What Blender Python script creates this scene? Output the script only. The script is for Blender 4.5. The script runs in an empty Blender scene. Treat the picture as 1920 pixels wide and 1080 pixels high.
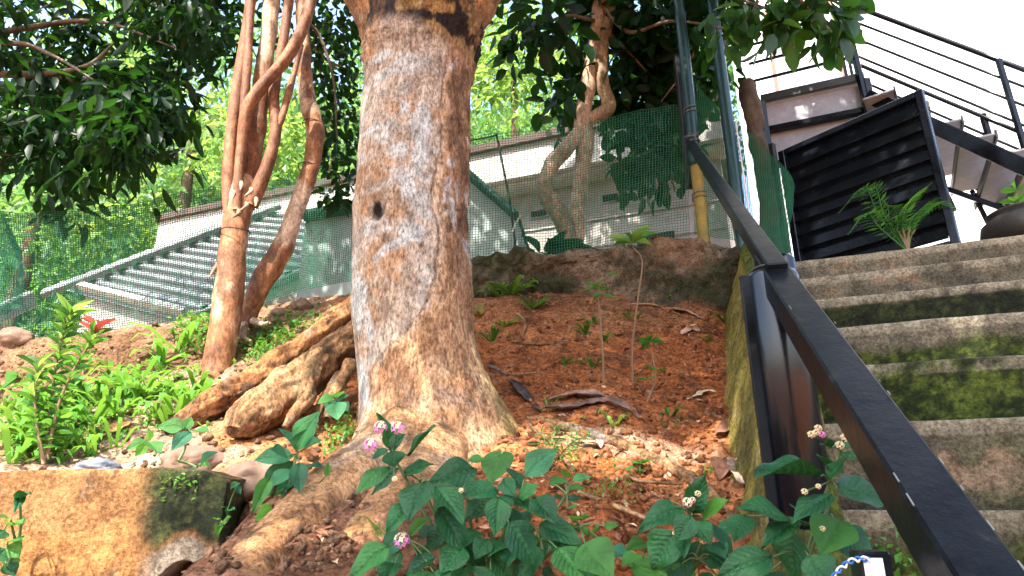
import bpy, math
import numpy as np
from mathutils import Vector, Matrix

R = math.radians
sc = bpy.context.scene
COL = sc.collection
rng = np.random.default_rng(11)

# ------------------------------------------------------------------ camera
F, PITCH, EYE = 1200.0, R(19.0), 1.5
cd = bpy.data.cameras.new('camera')
cam = bpy.data.objects.new('camera', cd)
COL.objects.link(cam)
cd.sensor_width, cd.lens = 36.0, 36.0 * F / 1920.0
cd.clip_start, cd.clip_end = 0.02, 500.0
cam.location = (0, 0, EYE)
cam.rotation_euler = (R(90) + PITCH, 0, 0)
sc.camera = cam

# ------------------------------------------------------------------ sky, sun, exposure
SUN = Vector((-0.26, -0.50, 0.83)).normalized()          # direction towards the sun
w = bpy.data.worlds.new('World')
sc.world = w
w.use_nodes = True
wn = w.node_tree
bg = wn.nodes['Background']
sky = wn.nodes.new('ShaderNodeTexSky')
sky.sky_type = 'NISHITA'
sky.sun_disc = False
sky.sun_elevation = math.asin(SUN.z)
sky.sun_rotation = math.atan2(SUN.x, SUN.y)
sky.air_density, sky.dust_density, sky.ozone_density = 1.0, 3.0, 1.0
wn.links.new(sky.outputs[0], bg.inputs[0])
bg.inputs[1].default_value = 0.15
sd = bpy.data.lights.new('sun', 'SUN')
sd.energy, sd.angle, sd.color = 2.9, R(0.55), (1.0, 0.94, 0.84)
sun = bpy.data.objects.new('sun', sd)
COL.objects.link(sun)
sun.rotation_euler = SUN.to_track_quat('Z', 'Y').to_euler()
sc.view_settings.view_transform = 'Standard'
sc.view_settings.look = 'None'
sc.view_settings.exposure = 2.5
sc.view_settings.gamma = 1.0
sc.render.engine = 'CYCLES'
cy = sc.cycles
cy.max_bounces, cy.diffuse_bounces, cy.glossy_bounces = 7, 4, 3
cy.transmission_bounces, cy.transparent_max_bounces = 4, 8
cy.sample_clamp_indirect = 6.0
cy.caustics_reflective = cy.caustics_refractive = False
cy.use_denoising = True

# ------------------------------------------------------------------ photograph geometry helpers
SP, CP = math.sin(PITCH), math.cos(PITCH)
def P(px, py, Y):
    """point at world depth Y that the lens shows at photo position (px, py)"""
    u, v = (px - 960) / F, (540 - py) / F
    k = Y / (CP - SP * v)
    return np.array((u * k, Y, (SP + CP * v) * k + EYE))
def M(n, py, Y):
    """metres spanned by n photo pixels at depth Y"""
    v = (540 - py) / F
    return n * (Y / (CP - SP * v)) / F

# ------------------------------------------------------------------ noise
def _h(ix, iy, iz):
    h = (ix * 374761393 + iy * 668265263 + iz * 1440662683) & 0xffffffff
    h = ((h ^ (h >> 13)) * 1274126177) & 0xffffffff
    h = h ^ (h >> 16)
    return (h & 0xffff) / 65535.0
def vnoise(p, s=1.0, seed=0):
    p = np.asarray(p, float) * s + seed * 17.31 + 1000.0
    i = np.floor(p).astype(np.int64)
    f = p - i
    f = f * f * f * (f * (f * 6 - 15) + 10)
    x, y, z = i[..., 0], i[..., 1], i[..., 2]
    fx, fy, fz = f[..., 0], f[..., 1], f[..., 2]
    def L(a, b, t): return a + (b - a) * t
    c00 = L(_h(x, y, z), _h(x + 1, y, z), fx)
    c10 = L(_h(x, y + 1, z), _h(x + 1, y + 1, z), fx)
    c01 = L(_h(x, y, z + 1), _h(x + 1, y, z + 1), fx)
    c11 = L(_h(x, y + 1, z + 1), _h(x + 1, y + 1, z + 1), fx)
    return L(L(c00, c10, fy), L(c01, c11, fy), fz) * 2 - 1
def fbm(p, s=1.0, oct=4, seed=0, gain=0.5):
    a, r, t = 1.0, 0.0, 0.0
    for o in range(oct):
        r = r + a * vnoise(p, s * 2.03 ** o, seed + o * 3)
        t += a
        a *= gain
    return r / t
def sstep(a, b, x):
    t = np.clip((x - a) / (b - a), 0, 1)
    return t * t * (3 - 2 * t)
def lerp(a, b, t):
    t = np.asarray(t)[..., None]
    return np.asarray(a) * (1 - t) + np.asarray(b) * t

# ------------------------------------------------------------------ mesh helpers
def wloc(o):
    v = Vector((0, 0, 0))
    while o is not None:
        v = v + o.location
        o = o.parent
    return v
def link(name, data, parent=None):
    o = bpy.data.objects.new(name, data)
    COL.objects.link(o)
    o.parent = parent
    return o
def mesh(name, V, Fs, mat, smooth=True, col=None):
    V = np.asarray(V, np.float32)
    me = bpy.data.meshes.new(name)
    if isinstance(Fs, np.ndarray):
        Fs = [Fs]
    Fs = [np.asarray(f, np.int32) for f in Fs if len(f)]
    me.vertices.add(len(V))
    me.vertices.foreach_set('co', V.ravel())
    nl = sum(f.size for f in Fs)
    npoly = sum(len(f) for f in Fs)
    me.loops.add(nl)
    me.loops.foreach_set('vertex_index', np.concatenate([f.ravel() for f in Fs]))
    me.polygons.add(npoly)
    tot = np.concatenate([np.full(len(f), f.shape[1], np.int32) for f in Fs])
    st = np.concatenate([[0], np.cumsum(tot)[:-1]]).astype(np.int32)
    me.polygons.foreach_set('loop_start', st)
    me.polygons.foreach_set('loop_total', tot)
    me.polygons.foreach_set('use_smooth', np.full(npoly, smooth))
    me.update(calc_edges=True)
    if col is not None:
        a = me.color_attributes.new('Col', 'FLOAT_COLOR', 'POINT')
        c = np.ones((len(V), 4), np.float32)
        c[:, :3] = np.clip(col, 0, 1)
        a.data.foreach_set('color', c.ravel())
    if mat is not None:
        me.materials.append(mat)
    return me
def mk(name, V, Fs, mat, parent=None, smooth=True, col=None, base=None):
    """world-space vertices -> object; origin at base (or at the parent's origin)"""
    V = np.asarray(V, float)
    if parent is not None:
        off = np.array(wloc(parent))
    else:
        off = np.zeros(3) if base is None else np.asarray(base, float)
    o = link(name, mesh(name, V - off, Fs, mat, smooth, col), parent)
    if parent is None:
        o.location = off
    return o
def tag(o, label, cat, group=None, kind=None):
    o['label'] = label
    if cat: o['category'] = cat
    if group: o['group'] = group
    if kind: o['kind'] = kind
    return o
def thing(name, loc, label, cat, group=None):
    o = link(name, None)
    o.empty_display_size = 0.05
    o.location = tuple(float(c) for c in loc)
    return tag(o, label, cat, group)
def struct(o, label=None):
    o['kind'] = 'structure'
    if label: o['label'] = label
    return o
def join(parts):
    """[(V, F), ...] -> V, [F...] (faces grouped by size)"""
    Vs, by, n = [], {}, 0
    for V, Fs in parts:
        if isinstance(Fs, np.ndarray): Fs = [Fs]
        for f in Fs:
            f = np.asarray(f, np.int64)
            if len(f): by.setdefault(f.shape[1], []).append(f + n)
        Vs.append(np.asarray(V, float)); n += len(V)
    return np.concatenate(Vs), [np.concatenate(v) for v in by.values()]
def catmull(pts, n):
    pts = np.asarray(pts, float)
    if len(pts) < 3:
        t = np.linspace(0, 1, n)[:, None]
        return pts[0] * (1 - t) + pts[-1] * t
    p = np.vstack([2 * pts[0] - pts[1], pts, 2 * pts[-1] - pts[-2]])
    s = np.linspace(0, len(pts) - 1 - 1e-6, n)
    i = s.astype(int); t = (s - i)[:, None]
    a, b, c, d = p[i], p[i + 1], p[i + 2], p[i + 3]
    return 0.5 * (2 * b + (c - a) * t + (2 * a - 5 * b + 4 * c - d) * t ** 2 + (3 * b - a - 3 * c + d) * t ** 3)
def grid_faces(nu, nv, wrap=False):
    """vertex index = i*nv + j; i along u, j along v (wrapped when asked)"""
    i, j = np.meshgrid(np.arange(nu - 1), np.arange(nv if wrap else nv - 1), indexing='ij')
    a = (i * nv + j).ravel(); b = (i * nv + (j + 1) % nv).ravel()
    return np.stack([a, b, b + nv, a + nv], 1)
def tube(pts, rad, sides=12, n=None, bump=0.0, bs=8.0, seed=0, cap=True, ell=None):
    """tapered tube; bump is the relative radial unevenness"""
    m = n or max(2, len(pts) * 6)
    C = catmull(pts, m)
    r = np.interp(np.linspace(0, 1, m), np.linspace(0, 1, len(rad)), rad)
    T = np.gradient(C, axis=0); T /= np.linalg.norm(T, axis=1)[:, None] + 1e-12
    nrm = np.cross(T[0], (0.3, 0.9, 0.1)); nrm /= np.linalg.norm(nrm)
    A = np.zeros_like(C); A[0] = nrm
    for k in range(1, m):
        v = A[k - 1] - T[k] * np.dot(A[k - 1], T[k])
        A[k] = v / (np.linalg.norm(v) + 1e-12)
    B = np.cross(T, A)
    th = np.linspace(0, 2 * np.pi, sides, endpoint=False)
    D = A[:, None, :] * np.cos(th)[None, :, None] + B[:, None, :] * np.sin(th)[None, :, None]
    rr = np.repeat(r[:, None], sides, 1)
    if bump:
        Q = C[:, None, :] + D * rr[..., None]
        rr = rr * (1 + bump * fbm(Q, bs, 3, seed))
    V = (C[:, None, :] + D * rr[..., None]).reshape(-1, 3)
    Fs = [grid_faces(m, sides, True)[:, ::-1]]
    if cap:
        V = np.vstack([V, C[0], C[-1]])
        k = np.arange(sides); e = (m - 1) * sides
        Fs.append(np.stack([np.full(sides, m * sides), (k), (k + 1) % sides], 1)[:, ::-1])
        Fs.append(np.stack([np.full(sides, m * sides + 1), e + (k + 1) % sides, e + k], 1)[:, ::-1])
    return V, Fs
def box(c, s, rot=None, bev=0.0):
    """box centred at c with full size s; rot: 3x3 whose columns are the axes; bevelled edges when bev"""
    s = np.asarray(s, float) / 2
    if bev <= 0:
        q = np.array([(x, y, z) for x in (-1, 1) for y in (-1, 1) for z in (-1, 1)], float) * s
        f = np.array([(0, 1, 3, 2), (4, 6, 7, 5), (0, 4, 5, 1), (2, 3, 7, 6), (0, 2, 6, 4), (1, 5, 7, 3)])
        Fs = [f]
    else:
        q, idx = [], {}
        for x in (-1, 1):
            for y in (-1, 1):
                for z in (-1, 1):
                    for ax in range(3):
                        d = np.array((x, y, z), float) * (s - bev)
                        d[ax] += (x, y, z)[ax] * bev
                        idx[(x, y, z, ax)] = len(q); q.append(d)
        q = np.array(q)
        f4, f3 = [], []
        for ax in range(3):
            a, b = [(1, 2), (2, 0), (0, 1)][ax]
            for sg in (-1, 1):
                loop = []
                for (p, r_) in ((-1, -1), (1, -1), (1, 1), (-1, 1)):
                    k = [0, 0, 0]; k[ax] = sg; k[a] = p; k[b] = r_
                    loop.append(idx[(*k, ax)])
                f4.append(loop if sg > 0 else loop[::-1])
            for p in (-1, 1):
                for r_ in (-1, 1):
                    k0 = [0, 0, 0]; k0[a] = p; k0[b] = r_; k0[ax] = -1
                    k1 = list(k0); k1[ax] = 1
                    lp = [idx[(*k0, a)], idx[(*k1, a)], idx[(*k1, b)], idx[(*k0, b)]]
                    f4.append(lp if p * r_ < 0 else lp[::-1])
        for x in (-1, 1):
            for y in (-1, 1):
                for z in (-1, 1):
                    lp = [idx[(x, y, z, k)] for k in range(3)]
                    f3.append(lp if x * y * z > 0 else lp[::-1])
        Fs = [np.array(f4), np.array(f3)]
    if rot is not None:
        q = q @ np.asarray(rot, float).T
    return q + np.asarray(c, float), Fs
def axes(d, up=(0, 0, 1)):
    """3x3 with x along d, z nearest to up"""
    x = np.asarray(d, float); x = x / np.linalg.norm(x)
    y = np.cross(up, x); y /= np.linalg.norm(y)
    return np.stack([x, y, np.cross(x, y)], 1)
def bar(a, b, wy, wz, bev=0.0, up=(0, 0, 1)):
    a, b = np.asarray(a, float), np.asarray(b, float)
    return box((a + b) / 2, (np.linalg.norm(b - a), wy, wz), axes(b - a, up), bev)
def lathe(c, prof, sides=32):
    prof = np.asarray(prof, float)
    th = np.linspace(0, 2 * np.pi, sides, endpoint=False)
    V = np.stack([prof[:, None, 0] * np.cos(th), prof[:, None, 0] * np.sin(th), np.repeat(prof[:, 1:2], sides, 1)], -1)
    return V.reshape(-1, 3) + np.asarray(c), grid_faces(len(prof), sides, True)

# ------------------------------------------------------------------ materials
def N(nt, t, **kw):
    n = nt.nodes.new('ShaderNode' + t)
    for k, v in kw.items(): setattr(n, k, v)
    return n
def new_mat(name):
    m = bpy.data.materials.new(name)
    m.use_nodes = True
    return m, m.node_tree, m.node_tree.nodes['Principled BSDF']
def tex_noise(nt, scale, detail=6, rough=0.6, stretch=None, dist=0.0):
    co = N(nt, 'TexCoord')
    src = co.outputs['Object']
    if stretch:
        mp = N(nt, 'Mapping'); mp.inputs['Scale'].default_value = stretch
        nt.links.new(src, mp.inputs[0]); src = mp.outputs[0]
    t = N(nt, 'TexNoise')
    t.inputs['Scale'].default_value = scale
    t.inputs['Detail'].default_value = detail
    t.inputs['Roughness'].default_value = rough
    t.inputs['Distortion'].default_value = dist
    nt.links.new(src, t.inputs['Vector'])
    return t.outputs['Fac']
def ramp(nt, fac, stops):
    r = N(nt, 'ValToRGB')
    el = r.color_ramp.elements
    while len(el) < len(stops): el.new(0.5)
    for e, (p, c) in zip(el, stops):
        e.position = p; e.color = (*c, 1)
    nt.links.new(fac, r.inputs[0])
    return r.outputs[0]
def mulcol(nt, a, b, fac=1.0):
    m = N(nt, 'MixRGB', blend_type='MULTIPLY')
    m.inputs[0].default_value = fac
    nt.links.new(a, m.inputs[1]); nt.links.new(b, m.inputs[2])
    return m.outputs[0]
def bumped(nt, bsdf, heights):
    """heights: [(fac socket, strength, distance)]"""
    prev = None
    for h, s, d in heights:
        b = N(nt, 'Bump')
        b.inputs['Strength'].default_value = s
        b.inputs['Distance'].default_value = d
        nt.links.new(h, b.inputs['Height'])
        if prev: nt.links.new(prev, b.inputs['Normal'])
        prev = b.outputs[0]
    nt.links.new(prev, bsdf.inputs['Normal'])
def surf(name, stops, scale=6, detail=8, rough=0.8, fine=60, var=0.35, bump=0.4, bd=0.01, stretch=None, metallic=0.0, spec=0.3, dist=0.0, rvar=0.0):
    """mottled surface: a colour ramp over noise, fine grain multiplied in, relief"""
    m, nt, b = new_mat(name)
    f = tex_noise(nt, scale, detail, 0.65, stretch, dist)
    c = ramp(nt, f, stops)
    g = tex_noise(nt, fine, 5, 0.7, stretch)
    c = mulcol(nt, c, ramp(nt, g, [(0.25, (1 - var,) * 3), (0.75, (1 + 0 * var,) * 3)]))
    nt.links.new(c, b.inputs['Base Color'])
    b.inputs['Roughness'].default_value = rough
    if rvar:
        rr = N(nt, 'MapRange')
        rr.inputs[3].default_value = max(0.02, rough - rvar); rr.inputs[4].default_value = min(1, rough + rvar)
        nt.links.new(f, rr.inputs[0]); nt.links.new(rr.outputs[0], b.inputs['Roughness'])
    b.inputs['Metallic'].default_value = metallic
    b.inputs['Specular IOR Level'].default_value = spec
    if bump: bumped(nt, b, [(f, bump, bd * 2), (g, bump, bd * 0.4)])
    return m
def vmat(name, rough=0.85, fine=90, var=0.45, bump=0.6, bd=0.004, stretch=None, spec=0.25, mid=22, midvar=0.25, sat=None):
    """colour from the mesh's own colour layer, with procedural grain and relief"""
    m, nt, b = new_mat(name)
    a = N(nt, 'Attribute'); a.attribute_name = 'Col'
    g = tex_noise(nt, fine, 9, 0.78, stretch)
    h = tex_noise(nt, mid, 9, 0.72, stretch)
    c = mulcol(nt, a.outputs['Color'], ramp(nt, g, [(0.40, (1 - var, 1 - var * 1.08, 1 - var * 1.12)), (0.5, (1 - var * .2,) * 3), (0.60, (1.25,) * 3)]))
    c = mulcol(nt, c, ramp(nt, h, [(0.40, (1 - midvar, 1 - midvar * 1.05, 1 - midvar * 1.1)), (0.58, (1.12,) * 3)]))
    nt.links.new(c, b.inputs['Base Color'])
    b.inputs['Roughness'].default_value = rough
    b.inputs['Specular IOR Level'].default_value = spec
    bumped(nt, b, [(h, bump, bd * 2.5), (g, bump, bd)])
    return m
def leaf_mat(name, base, trans=0.35, rough=0.42, spec=0.5, tcol=None, vein=False):
    m, nt, b = new_mat(name)
    a = N(nt, 'Attribute'); a.attribute_name = 'Col'
    rgb = N(nt, 'RGB'); rgb.outputs[0].default_value = (*base, 1)
    c = mulcol(nt, a.outputs['Color'], rgb.outputs[0])
    if vein:                                       # every leaf a little different, with dust and spots
        oi = N(nt, 'ObjectInfo')
        c = mulcol(nt, c, ramp(nt, oi.outputs['Random'], [(0.0, (.62, .66, .60)), (.5, (1, 1, 1)), (.85, (1.5, 1.25, 1.0)), (1.0, (2.4, 1.7, .9))]))
        c = mulcol(nt, c, ramp(nt, tex_noise(nt, 5, 6, .7), [(.30, (.7, .7, .7)), (.5, (1, 1, 1)), (.68, (1.15, 1.1, 1.1)), (.74, (2.2, 1.2, .9))]))
    nt.links.new(c, b.inputs['Base Color'])
    b.inputs['Roughness'].default_value = rough
    b.inputs['Specular IOR Level'].default_value = spec
    tr = N(nt, 'BsdfTranslucent')
    t2 = N(nt, 'RGB'); t2.outputs[0].default_value = (*(tcol or (min(1, base[0] * 2.2), min(1, base[1] * 2.0), base[2] * 0.9)), 1)
    nt.links.new(mulcol(nt, a.outputs['Color'], t2.outputs[0]), tr.inputs[0])
    mx = N(nt, 'MixShader'); mx.inputs[0].default_value = trans
    nt.links.new(b.outputs[0], mx.inputs[1]); nt.links.new(tr.outputs[0], mx.inputs[2])
    nt.links.new(mx.outputs[0], nt.nodes['Material Output'].inputs[0])
    if vein:
        g = tex_noise(nt, 9, 5, 0.6)
        bumped(nt, b, [(g, 0.35, 0.02)])
    return m
def plain(name, c, rough=0.6, metallic=0.0, spec=0.4):
    return surf(name, [(0.3, tuple(x * 0.85 for x in c)), (0.7, c)], 9, 5, rough, 70, 0.2, 0.15, 0.003, metallic=metallic, spec=spec)

MT = {}
MT['soil'] = vmat('red_soil', 0.95, 85, 0.62, 1.0, 0.010, mid=22, midvar=0.42, spec=0.1)
MT['bark'] = vmat('trunk_bark', 0.85, 130, 0.62, 1.0, 0.005, stretch=(1, 1, 0.45), mid=34, midvar=0.42, spec=0.2)
MT['smooth_bark'] = vmat('smooth_bark', 0.6, 110, 0.5, 0.7, 0.003, stretch=(1, 1, 0.5), mid=26, midvar=0.4, spec=0.3)
MT['concrete'] = vmat('old_concrete', 0.9, 120, 0.42, 1.0, 0.004, mid=30, midvar=0.34, spec=0.2)
MT['leaf_lantana'] = leaf_mat('lantana_leaf', (0.013, 0.088, 0.026), 0.16, 0.36, 0.30, (0.05, 0.22, 0.04), vein=True)
MT['leaf_light'] = leaf_mat('light_green_leaf', (0.038, 0.160, 0.028), 0.30, 0.45, 0.3, (0.22, 0.50, 0.05), vein=True)
MT['leaf_dark'] = leaf_mat('dark_canopy_leaf', (0.0055, 0.024, 0.008), 0.26, 0.42, 0.14, (0.045, 0.15, 0.014))
MT['leaf_mid'] = leaf_mat('mid_green_leaf', (0.022, 0.082, 0.018), 0.32, 0.42, 0.45, (0.17, 0.40, 0.04))
MT['leaf_forest'] = leaf_mat('sunlit_forest_leaf', (0.090, 0.220, 0.070), 0.42, 0.45, 0.5, (0.26, 0.50, 0.10))
MT['leaf_lime'] = leaf_mat('lime_leaf', (0.140, 0.270, 0.055), 0.45, 0.45, 0.45, (0.40, 0.60, 0.10))
MT['grass'] = leaf_mat('grass_blade', (0.085, 0.240, 0.035), 0.35, 0.45, 0.4, (0.26, 0.50, 0.05))
MT['leaf_teal'] = leaf_mat('blue_green_leaf', (0.022, 0.130, 0.062), 0.20, 0.48, 0.3, (0.12, 0.36, 0.10), vein=True)
MT['dry'] = vmat('dry_leaf', 0.75, 60, 0.4, 0.4, 0.003, mid=20)
MT['green_net'] = plain('green_net_thread', (0.014, 0.180, 0.090), 0.6)
MT['black'] = surf('black_gloss_paint', [(0.35, (0.004, 0.005, 0.007)), (0.62, (0.008, 0.010, 0.014)), (0.78, (0.025, 0.03, 0.032))], 14, 8, 0.20, 150, 0.3, 0.10, 0.002, spec=0.22, rvar=0.08)
MT['black_post'] = surf('black_post_gloss', [(0.35, (0.003, 0.004, 0.006)), (0.62, (0.006, 0.008, 0.012)), (0.78, (0.02, 0.025, 0.03))], 14, 8, 0.20, 150, 0.3, 0.08, 0.002, spec=0.45, rvar=0.06)
MT['black_rail'] = surf('black_rail_paint', [(0.35, (0.003, 0.004, 0.005)), (0.60, (0.007, 0.009, 0.011)), (0.70, (0.022, 0.023, 0.022))], 30, 10, 0.34, 180, 0.5, 0.25, 0.002, spec=0.10, rvar=0.14)
MT['black_worn'] = surf('black_worn_paint', [(0.4, (0.008, 0.008, 0.008)), (0.62, (0.018, 0.016, 0.013)), (0.72, (0.06, 0.05, 0.035))], 40, 9, 0.5, 200, 0.4, 0.3, 0.002, spec=0.4)
MT['teal_paint'] = surf('dark_teal_paint', [(0.35, (0.004, 0.028, 0.028)), (0.7, (0.010, 0.055, 0.052))], 10, 8, 0.35, 90, 0.4, 0.2, 0.003, spec=0.5)
MT['ochre_paint'] = surf('ochre_bamboo', [(0.3, (0.16, 0.12, 0.02)), (0.7, (0.34, 0.24, 0.03))], 12, 8, 0.5, 90, 0.4, 0.2, 0.003)
MT['white_wall'] = surf('white_plaster', [(0.3, (0.70, 0.70, 0.68)), (0.7, (0.82, 0.82, 0.80))], 2.2, 9, 0.85, 30, 0.1, 0.1, 0.004)
MT['house_wall'] = surf('house_plaster', [(0.3, (0.30, 0.275, 0.25)), (0.6, (0.48, 0.44, 0.40))], 3, 9, 0.9, 24, 0.2, 0.15, 0.006)
MT['fascia'] = surf('white_fascia', [(0.3, (0.48, 0.45, 0.41)), (0.65, (0.70, 0.67, 0.62))], 5, 9, 0.8, 40, 0.2, 0.1, 0.004)
MT['red_roof'] = surf('red_roof_sheet', [(0.3, (0.36, 0.11, 0.08)), (0.7, (0.52, 0.17, 0.12))], 6, 8, 0.7, 40, 0.3, 0.2, 0.004)
MT['brown_edge'] = surf('brown_roof_edge', [(0.3, (0.07, 0.045, 0.035)), (0.7, (0.15, 0.10, 0.08))], 8, 8, 0.8, 60, 0.3, 0.3, 0.004)
MT['zinc'] = surf('zinc_sheet', [(0.3, (0.20, 0.21, 0.21)), (0.7, (0.33, 0.34, 0.34))], 4, 9, 0.5, 50, 0.25, 0.15, 0.003, metallic=0.25)
MT['dark_rib'] = surf('dark_purlin', [(0.3, (0.02, 0.025, 0.025)), (0.7, (0.05, 0.05, 0.05))], 10, 6, 0.7, 60)
MT['shed'] = surf('pale_shed_panel', [(0.3, (0.30, 0.37, 0.35)), (0.7, (0.46, 0.53, 0.51))], 4, 9, 0.8, 40, 0.2, 0.1, 0.004)
MT['shed_green'] = surf('dark_green_roofing', [(0.3, (0.012, 0.05, 0.04)), (0.7, (0.03, 0.09, 0.07))], 8, 8, 0.75, 60, 0.3, 0.3, 0.004)
MT['vent_dark'] = plain('dark_vent', (0.015, 0.014, 0.014), 0.8)
MT['steel_grey'] = surf('grey_steel_plate', [(0.3, (0.24, 0.24, 0.27)), (0.7, (0.40, 0.40, 0.44))], 5, 9, 0.5, 60, 0.3, 0.2, 0.003)
MT['rock'] = surf('grey_rock', [(0.3, (0.09, 0.10, 0.12)), (0.7, (0.24, 0.26, 0.30))], 9, 9, 0.85, 50, 0.4, 0.6, 0.006)
MT['brown_rock'] = surf('brown_rock', [(0.3, (0.15, 0.085, 0.06)), (0.7, (0.30, 0.19, 0.13))], 7, 9, 0.9, 50, 0.4, 0.6, 0.006)
MT['pot'] = surf('dark_clay_pot', [(0.3, (0.015, 0.013, 0.012)), (0.7, (0.05, 0.042, 0.035))], 8, 8, 0.7, 60, 0.3, 0.3, 0.004)
MT['wire'] = plain('wire_steel', (0.20, 0.20, 0.19), 0.4, 0.6)
MT['stem'] = plain('green_stem', (0.10, 0.16, 0.05), 0.6)
MT['brown_stem'] = plain('brown_stem', (0.20, 0.12, 0.06), 0.8)
MT['wood_post'] = surf('weathered_post', [(0.3, (0.02, 0.014, 0.010)), (0.5, (0.075, 0.05, 0.032)), (0.7, (0.20, 0.145, 0.095))], 7, 9, 0.9, 50, 0.4, 0.6, 0.006, stretch=(1, 1, 0.3))
MT['pink'] = leaf_mat('pink_petal', (0.75, 0.30, 0.62), 0.3, 0.5, 0.3, (0.8, 0.4, 0.7))
MT['cream'] = leaf_mat('cream_petal', (0.80, 0.70, 0.40), 0.3, 0.5, 0.3, (0.85, 0.75, 0.4))
MT['bud'] = leaf_mat('flower_bud', (0.30, 0.42, 0.10), 0.2, 0.5, 0.3)
MT['red_leaf'] = leaf_mat('red_young_leaf', (0.42, 0.09, 0.07), 0.35, 0.4, 0.4, (0.7, 0.2, 0.12))
MT['cut_wood'] = surf('pale_cut_wood', [(0.3, (0.30, 0.20, 0.11)), (0.7, (0.48, 0.36, 0.22))], 12, 8, 0.85, 80, 0.3, 0.5, 0.004)
MT['glass'] = plain('grey_window_pane', (0.35, 0.36, 0.36), 0.25)
MT['red_frame'] = plain('brown_red_frame', (0.20, 0.07, 0.04), 0.6)
MT['white_label'] = plain('white_plastic', (0.75, 0.76, 0.78), 0.5)
MT['blue_wire'] = plain('blue_wire', (0.03, 0.14, 0.42), 0.4)

# ================================================================== LARGE STRUCTURE
# stairs frame: s climbs, t runs along the steps (t = 0 at the outer face of the kerb)
SD, TD = np.array((0.358, 0.934)), np.array((0.934, -0.358))
RISE, GOING, S0 = 0.18, 0.29, 1.30
def ST(s, t, z):
    s, t, z = np.broadcast_arrays(np.asarray(s, float), np.asarray(t, float), np.asarray(z, float))
    return np.stack([SD[0] * s + TD[0] * t, SD[1] * s + TD[1] * t, z + EYE], -1)

PC = np.array([(-60, -1.7), (-3, -1.5), (0, -1.3), (.5, -.66), (.8, -.29), (1.0, -.16), (1.3, -.03), (1.6, .08), (1.85, .19), (2.3, .44), (2.6, .67), (2.85, .92), (3.0, 1.0), (3.3, 1.0), (3.6, .7), (4.2, 0), (6, -.4), (8, .4), (10, 2.4), (30, 21), (60, 34), (300, 36)])
PL = np.array([(-60, -1.7), (-3, -1.5), (0, -1.3), (.6, -.78), (1.0, -.42), (1.35, -.22), (1.5, -.15), (1.58, .03), (1.7, .075), (2.0, .19), (2.3, .33), (2.48, .44), (2.60, .66), (2.72, .70), (2.95, .73), (3.1, .70), (3.4, .3), (4, -.3), (6, -.4), (8, .4), (10, 2.4), (30, 21), (60, 34), (300, 36)])
def terrain(x, y, fine=True):
    x, y = np.broadcast_arrays(np.asarray(x, float), np.asarray(y, float))
    c = np.interp(y, PC[:, 0], PC[:, 1])
    l = np.interp(y, PL[:, 0], PL[:, 1])
    l = l + sstep(2.3, 2.9, y) * sstep(3.3, 3.1, y) * (0.10 * sstep(-2.3, -1.3, x))
    k = sstep(1.5, 2.2, y)
    b = sstep(-0.72 - 1.2 * k, -0.50 - 0.07 * k, x)
    z = l * (1 - b) + c * b
    s = x * SD[0] + y * SD[1]
    t = x * TD[0] + y * TD[1]
    # under the stairs and the landing the ground lies lower
    z = z - 0.45 * sstep(0.02, 0.12, t) * sstep(5.2, 4.6, s) * sstep(2.6, 2.3, y) * sstep(0.3, 0.9, y)
    # terrace behind the landing
    z = np.where((x > 0.9) & (y > 2.9), z + (0.98 - z) * sstep(0.95, 1.3, x) * sstep(2.6, 3.0, y) * sstep(9, 7, y), z)
    # hill falls away on the right
    z = np.where(y > 8, z * (1 - 0.85 * sstep(3.0, 9.0, x)) , z)
    p = np.stack([x, y, np.zeros_like(x)], -1)
    near = sstep(0.4, 0.9, y) * sstep(3.6, 3.2, y)
    rough = fbm(p, 3.0, 4, 3) * 0.035 + fbm(p, 14.0, 4, 9, 0.6) * 0.022
    if fine:
        led = fbm(p, 5.5, 3, 21)
        rough = rough + (np.abs(led) * -0.05 + 0.012) * b + fbm(p, 45.0, 3, 31, 0.6) * 0.012
    return z + rough * near + fbm(p, 0.35, 3, 5) * 0.9 * sstep(8, 14, y) + EYE
def axis_coords(a, b, step, lo, hi, grow=1.25):
    core = np.arange(a, b, step)
    out = [core]
    s, v, left = step, a, []
    while v > lo:
        s *= grow; v -= s; left.append(v)
    s, v, right = step, core[-1], []
    while v < hi:
        s *= grow; v += s; right.append(v)
    return np.concatenate([left[::-1], core, right])
gx = axis_coords(-2.9, 1.25, 0.011, -220, 220)
gy = axis_coords(0.6, 3.35, 0.011, -60, 280)
X, Y = np.meshgrid(gx, gy, indexing='ij')
Z = terrain(X, Y)
X0_, Y0_ = int(np.argmin(np.abs(gx + 2.9))), int(np.argmin(np.abs(gy - 0.6)))
def terr_fast(x, y):
    """height of the finely meshed part of the ground, from the sheet itself"""
    fx = np.clip((x + 2.9) / 0.011, 0, 375); fy = np.clip((y - 0.6) / 0.011, 0, 248)
    i, j = fx.astype(int), fy.astype(int); a, b = fx - i, fy - j
    i += X0_; j += Y0_
    return (Z[i, j] * (1 - a) + Z[i + 1, j] * a) * (1 - b) + (Z[i, j + 1] * (1 - a) + Z[i + 1, j + 1] * a) * b
GYS = np.linspace(0.75, 3.1, 500)
def G(px, py):
    """where the sight line through the photo position meets the ground"""
    q = np.stack([c * np.ones_like(GYS) for c in P(px, py, 1.0) - (0, 0, EYE)], 1) * GYS[:, None] + (0, 0, EYE)
    d = q[:, 2] - terr_fast(q[:, 0], q[:, 1])
    i = int(np.argmax(d < 0)) if (d < 0).any() else len(GYS) - 1
    return np.array((q[i, 0], q[i, 1], float(terr_fast(q[i:i+1, 0], q[i:i+1, 1])[0])))
V = np.stack([X, Y, Z], -1).reshape(-1, 3)
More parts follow.
